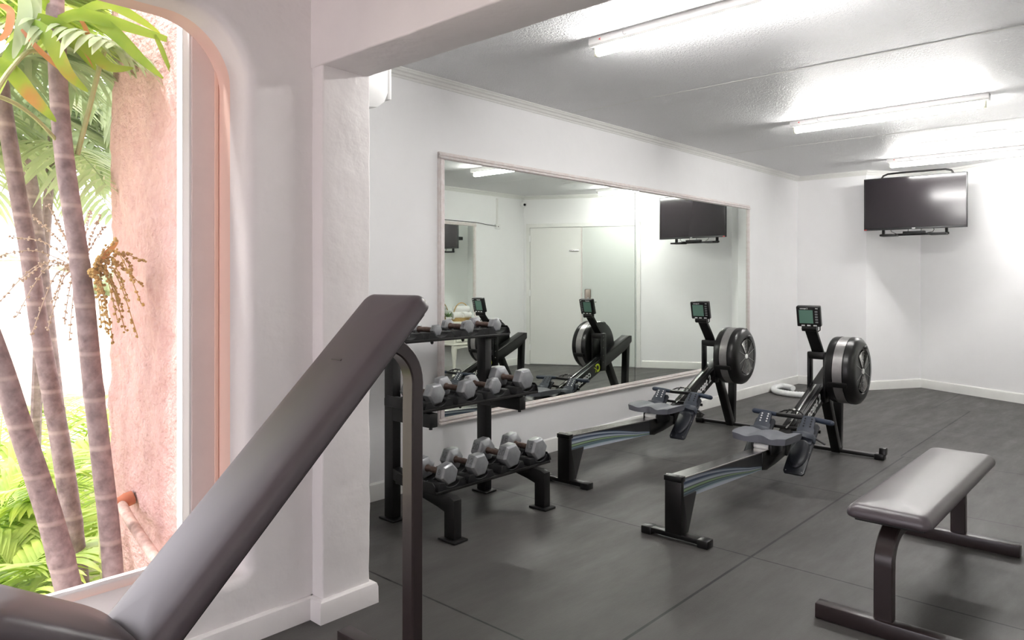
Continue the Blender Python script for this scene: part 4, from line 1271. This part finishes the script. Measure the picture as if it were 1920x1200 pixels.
def frond(mb, base, d, L, droop, leafL, n=22, w=.013, g=.35, rach=.008, lift=.15, rnd=None):
    rnd = rnd or random
    d = d.normalized()
    P = []
    for k in range(13):
        u = k / 12
        P.append(base + d * (L * u) - Vector((0, 0, 1)) * (L * droop * u * u))
    mb.tube(P, rach, 6, radii=[rach * (1 - .8 * k / 12) for k in range(13)])
    for i in range(n):
        u = .16 + .84 * i / (n - 1)
        k = min(11, int(u * 12)); f_ = u * 12 - k
        q = P[k].lerp(P[k + 1], f_)
        tg = (P[k + 1] - P[k]).normalized()
        sd = tg.cross(Vector((0, 0, 1)))
        if sd.length < .1: sd = Vector((1, 0, 0))
        sd.normalize()
        Lk = leafL * (math.sin(PI * min(1, u * .80 + .18)) ** .6) * rnd.uniform(.88, 1.1)
        for s in (-1, 1):
            dd = tg * rnd.uniform(.55, .8) + sd * s * .85 + Vector((0, 0, lift))
            leaf_strip(mb, q, dd, Lk, w * rnd.uniform(.8, 1.15), g * rnd.uniform(.7, 1.3), 5, .25)
def pdir(az, el):
    return Vector((math.cos(az) * math.cos(el), math.sin(az) * math.cos(el), math.sin(el)))

# front palm: dark straight stem close to the pink wall, with its drooping leaves at the top
pA = thing('palm_tree', 'dark ringed palm stem nearest the pink wall, leaves drooping over its top', 'palm tree', tuple(wp(216, 1190, 3.25)))
def rel(mb, t): return mb.xf(Matrix.Translation(-Vector(t.location)))
Ya = 3.25
rel(trunk([(96, -60), (104, 30), (112, 200), (124, 320), (142, 440), (158, 560), (172, 700), (190, 860), (208, 1020), (218, 1190)], [Ya] * 10, .032, .040), pA).build('palm_trunk', M['bark'], pA, smooth=60)
def bigleaf(pix, Y, w, m, fold=.25):
    P = smooth_path([wp(x, y, Y + dy) for x, y, dy in pix], 5)
    mb = MB(); n = len(P); sds = []; ws = []
    for i in range(n):
        tg = (P[min(i + 1, n - 1)] - P[max(i - 1, 0)]).normalized()
        sd = tg.cross(Vector((.45, .80, .25))).normalized()
        sds.append(sd); ws.append(w * max(.04, math.sin(PI * (.12 + .86 * i / (n - 1))) ** .8))
    mb.strip(P, ws, sds, fold, up=Vector((.4, .8, .2)))
    return mb
big = [([(100, 50, 0), (140, 28, -.05), (200, 38, -.10), (270, 60, -.12), (352, 86, -.12)], .024, 'leaf'),
       ([(110, 35, 0), (165, 28, -.05), (215, 62, -.10), (262, 108, -.12), (306, 147, -.12)], .026, 'leaf'),
       ([(62, 42, 0), (84, 60, -.05), (105, 95, -.08), (130, 140, -.1), (165, 172, -.1)], .028, 'leaf'),
       ([(288, 62, -.12), (300, 85, -.12), (312, 115, -.12), (327, 150, -.12)], .010, 'leaf'),
       ([(70, 30, 0), (115, 50, -.02), (160, 85, -.04), (205, 125, -.05), (250, 128, -.05)], .026, 'leaf'),
       ([(100, 60, 0), (140, 82, .02), (165, 110, .04), (180, 132, .05)], .020, 'leaf'),
       ([(145, 28, 0), (160, 52, -.02), (172, 88, -.03), (184, 118, -.03)], .009, 'leaf_dry'),
       ([(120, 55, 0), (140, 78, -.02), (158, 96, -.03), (175, 128, -.03)], .006, 'leaf_dry'),
       ([(40, 55, 0), (70, 90, -.05), (100, 118, -.06), (122, 138, -.06)], .010, 'leaf_dry'),
       ([(-20, 110, 0), (20, 132, -.03), (60, 180, -.05), (105, 228, -.06)], .030, 'leaf'),
       ([(0, 10, 0), (20, 22, -.03), (14, 60, -.05), (-8, 80, -.06)], .014, 'leaf_dry'),
       ([(150, 20, .05), (200, 8, 0), (250, 30, -.03), (300, 62, -.05)], .020, 'leaf'),
       ([(60, 45, .05), (30, 90, .02), (10, 130, .0), (-10, 190, -.03)], .026, 'leaf'),
       ([(90, 20, .05), (70, -20, .02), (30, -40, .0), (-10, -30, -.03)], .026, 'leaf'),
       ([(40, -30, .05), (48, 20, .02), (40, 60, .0), (25, 110, -.03)], .026, 'leaf_pale'),
       ([(70, -30, .05), (66, 20, .02), (58, 50, .0), (45, 85, -.03)], .024, 'leaf_pale')]
for pix, wdt, mm in big:
    rel(bigleaf(pix, 3.20, wdt, mm), pA).build('palm_leaf', M[mm], pA, smooth=80)
rel(MB().tube(smooth_path([wp(108, 120, 3.25), wp(60, 95, 3.2), wp(20, 130, 3.15), wp(-10, 175, 3.1)], 5), .009, 8), pA).build('leaf_stalk', M['green_bark'], pA)
rel(MB().tube(smooth_path([wp(145, 290, 3.25), wp(168, 200, 3.2), wp(188, 120, 3.18), wp(196, 95, 3.15)], 5), .010, 8), pA).build('leaf_stalk', M['green_bark'], pA)
rel(MB().tube(smooth_path([wp(112, 270, 3.25), wp(70, 225, 3.2), wp(30, 195, 3.15), wp(-10, 178, 3.1)], 5), .008, 8), pA).build('leaf_stalk', M['green_bark'], pA)
rr_ = random.Random(5)
def strand(mb, P, r, bead, rnd):
    P = smooth_path(P, 7)
    mb.tube(P, r, 5)
    for i, p in enumerate(P):
        for _ in range(2):
            o = Vector((rnd.uniform(-1, 1), rnd.uniform(-1, 1), rnd.uniform(-1, 1))).normalized() * bead * 1.2
            mb.ball(p + o, bead * rnd.uniform(.7, 1.1), 1)
def fruit(cx_, cy_, Y, specs, bead, m):
    mb = MB()
    for (dx, dy, sag) in specs:
        a = wp(cx_, cy_, Y)
        z = rr_.uniform(-.12, .12)
        b = wp(cx_ + dx * .5, cy_ + dy * .5 - sag, Y + z * .5); c = wp(cx_ + dx, cy_ + dy, Y + z)
        strand(mb, [a, b, c], .0018, bead, rr_)
    return mb
sp1 = [(100, -20, 25), (95, 25, 30), (65, 110, 45), (88, 120, 60), (55, 60, 35), (30, 115, 25), (42, 130, 30), (75, 5, 25), (60, 70, 40), (48, -60, 10), (30, 60, 30), (35, 95, 30)]
rel(fruit(170, 510, 3.18, sp1 + [(80, -5, 40), (70, 50, 55), (95, 60, 70), (50, 90, 50), (20, 100, 40), (60, 20, 30)], .0068, 'fruit'), pA).build('fruit_cluster', M['fruit'], pA)
sp2 = [(-90, -100, 10), (-60, -120, 5), (-45, -90, 5), (-130, -60, 20), (-170, -20, 25), (-110, 20, 25), (-60, 110, 40), (-30, 100, 35), (-90, 120, 50), (-120, 90, 50), (-150, 60, 40), (-50, 60, 35), (20, -110, 5), (38, -100, 5), (45, -80, 5), (-20, 130, 40)]
rel(fruit(150, 505, 3.40, sp2, .0054, 'fruit'), pA).build('flower_cluster', M['fruit_pale'], pA)
rel(bigleaf([(192, 485, 0), (205, 470, 0), (222, 452, 0)], 3.15, .012, 'leaf_dry'), pA).build('spathe', M['leaf_dry'], pA)

pB = thing('palm_tree', 'pale ringed palm stem in the middle of the window view', 'palm tree', tuple(wp(158, 1200, 3.75)))
rel(trunk([(-6, 110), (12, 230), (35, 370), (55, 480), (75, 620), (97, 740), (118, 860), (140, 1020), (158, 1200)], [3.75] * 9, .030, .045), pB).build('palm_trunk', M['bark'], pB, smooth=60)
mb = MB()
for k in range(6):
    frond(mb, wp(-6, 110, 3.75) + Vector((0, 0, .0)), pdir(k * .55 - 1.2, .45), .75, .45, .42, 20, .017, .5, rnd=rr_)
rel(mb, pB).build('palm_fronds', M['leaf_pale'], pB, smooth=80)
pC = thing('palm_tree', 'thick leaning palm stem at the lower left of the window', 'palm tree', tuple(wp(140, 1150, 3.3)))
rel(trunk([(-60, 520), (0, 680), (38, 800), (78, 920), (105, 1010), (140, 1150)], [3.3] * 6, .036, .050), pC).build('palm_trunk', M['bark'], pC, smooth=60)
pD = thing('palm_tree', 'thin pale palm stem behind the middle one', 'palm tree', tuple(wp(150, 1150, 4.6)))
rel(trunk([(50, 300), (62, 360), (75, 470), (90, 600), (118, 850), (150, 1150)], [4.6] * 6, .030, .034), pD).build('palm_trunk', M['bark'], pD, smooth=60)
mb = MB()
for k in range(8):
    frond(mb, wp(50, 300, 4.6), pdir(k * .8, .35), 1.0, .55, .42, 20, .018, .6, rnd=rr_)
rel(mb, pD).build('palm_fronds', M['leaf_pale'], pD, smooth=80)
pE = thing('palm_tree', 'slender green palm stem just left of the dark stem', 'palm tree', tuple(wp(198, 1150, 3.55)))
rel(trunk([(172, 740), (180, 820), (188, 930), (198, 1150)], [3.55] * 4, .013, .017), pE).build('palm_trunk', M['green_bark'], pE, smooth=60)

# pale crowns behind
def bush(name, label, base, n, L, leafL, m, el=(.3, 1.2), w=.02, droop=.6, g=.4, seed=1, cat='palm tree', group='palms growing in the garden'):
    rnd = random.Random(seed)
    t = thing(name, label, cat, (base[0], base[1], -.40), 0, group)
    up = base[2] + .40
    if up > .5: MB().tube([(-.10, .10, 0), (-.07, .05, up * .5), (0, 0, up)], .03, 10, radii=[.035, .03, .025]).build('palm_trunk', M['bark'], t)
    for k in range(n):
        mb = MB()
        az = 2 * PI * k / n + rnd.uniform(-.3, .3)
        frond(mb, Vector((rnd.uniform(-.06, .06), rnd.uniform(-.06, .06), up)), pdir(az, rnd.uniform(*el)), L * rnd.uniform(.8, 1.15), droop * rnd.uniform(.8, 1.2), leafL, 22, w, g, rnd=rnd)
        mb.build('palm_frond', m, t, smooth=80)
    return t
bush('palm_tree', 'hazy palm crown high behind the dark stem', (1.40, 5.1, 2.35), 10, .95, .50, M['leaf_pale'], (-.1, .8), .022, .6, seed=11)
bush('palm_tree', 'hazy palm crown high at the left edge of the window', (1.05, 5.0, 2.25), 10, .75, .50, M['leaf_pale'], (-.1, .8), .022, .6, seed=12)
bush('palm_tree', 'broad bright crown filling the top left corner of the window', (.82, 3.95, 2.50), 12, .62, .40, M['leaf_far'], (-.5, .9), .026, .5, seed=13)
# low sunlit clumps
lows = [((1.38, 4.9, -.40), 1.3, 21, 'bright low palm clump behind the pink pier edge'),
        ((1.0, 4.7, -.40), 1.2, 22, 'bright low palm clump between the two ringed stems'),
        ((1.22, 5.9, -.40), 1.45, 24, 'second row palm clump behind the stems'),
        ((1.85, 6.4, -.40), 1.5, 26, 'second row palm clump farthest right'),
        ((.78, 3.85, -.45), .85, 27, 'small bright fan of fronds just above the window sill'),
        ((1.04, 4.05, -.45), .85, 28, 'small bright fan of fronds at the foot of the dark stem')]
for b_, L, sd, lab in lows:
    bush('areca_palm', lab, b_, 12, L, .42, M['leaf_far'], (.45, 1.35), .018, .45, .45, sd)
# distant things
far = thing('distant_house', 'low white house far beyond the palms', 'house', (7.0, 30, -.4))
MB().box((-2.5, 0, 0), (2.5, 4, 1.6)).build('house_wall', M['far_white'], far, smooth=0)
MB().prism([(-2.8, 1.6), (2.8, 1.6), (0, 2.3)], -.3, 4.3, 'y').build('house_roof', M['far_roof'], far, smooth=0)
for i, (px, w_) in enumerate(((20, 2.2), (150, 2.6))):
    b_ = wp(px, 530, 42 + 8 * i); b_.z = -.4
    t = thing('distant_tree', ['hazy distant tree at the left horizon', 'hazy distant tree on the horizon behind the stems'][i], 'tree', tuple(b_), 0, 'trees on the horizon')
    MB().cyl((0, 0, 0), (0, 0, 1.2), .15, n=8).build('tree_trunk', M['bark'], t)
    mb = MB(); rn = random.Random(40 + i)
    for k in range(60):
        a = rn.uniform(0, 2 * PI); r_ = rn.uniform(0, w_)
        mb.ball((r_ * math.cos(a), r_ * math.sin(a) * .6, 1.0 + rn.uniform(0, 1.6) * (1 - r_ / w_ * .6)), rn.uniform(.25, .5), 2)
    for v in mb.bm.verts: v.co += noise.noise_vector(v.co * 3) * .12
    mb.build('tree_crown', M['leaf_pale'], t, smooth=80)
for i, (ya, yb_) in enumerate(((432, 436), (484, 487))):
    tag(MB().tube([wp(-60, ya, 14), wp(100, (ya + yb_) / 2 + 2, 14), wp(260, yb_, 14)], .012, 5).build('overhead_cable', M['far_roof']), ['upper thin overhead cable crossing the white sky', 'lower thin overhead cable near the horizon'][i], 'cable', 'overhead cables')
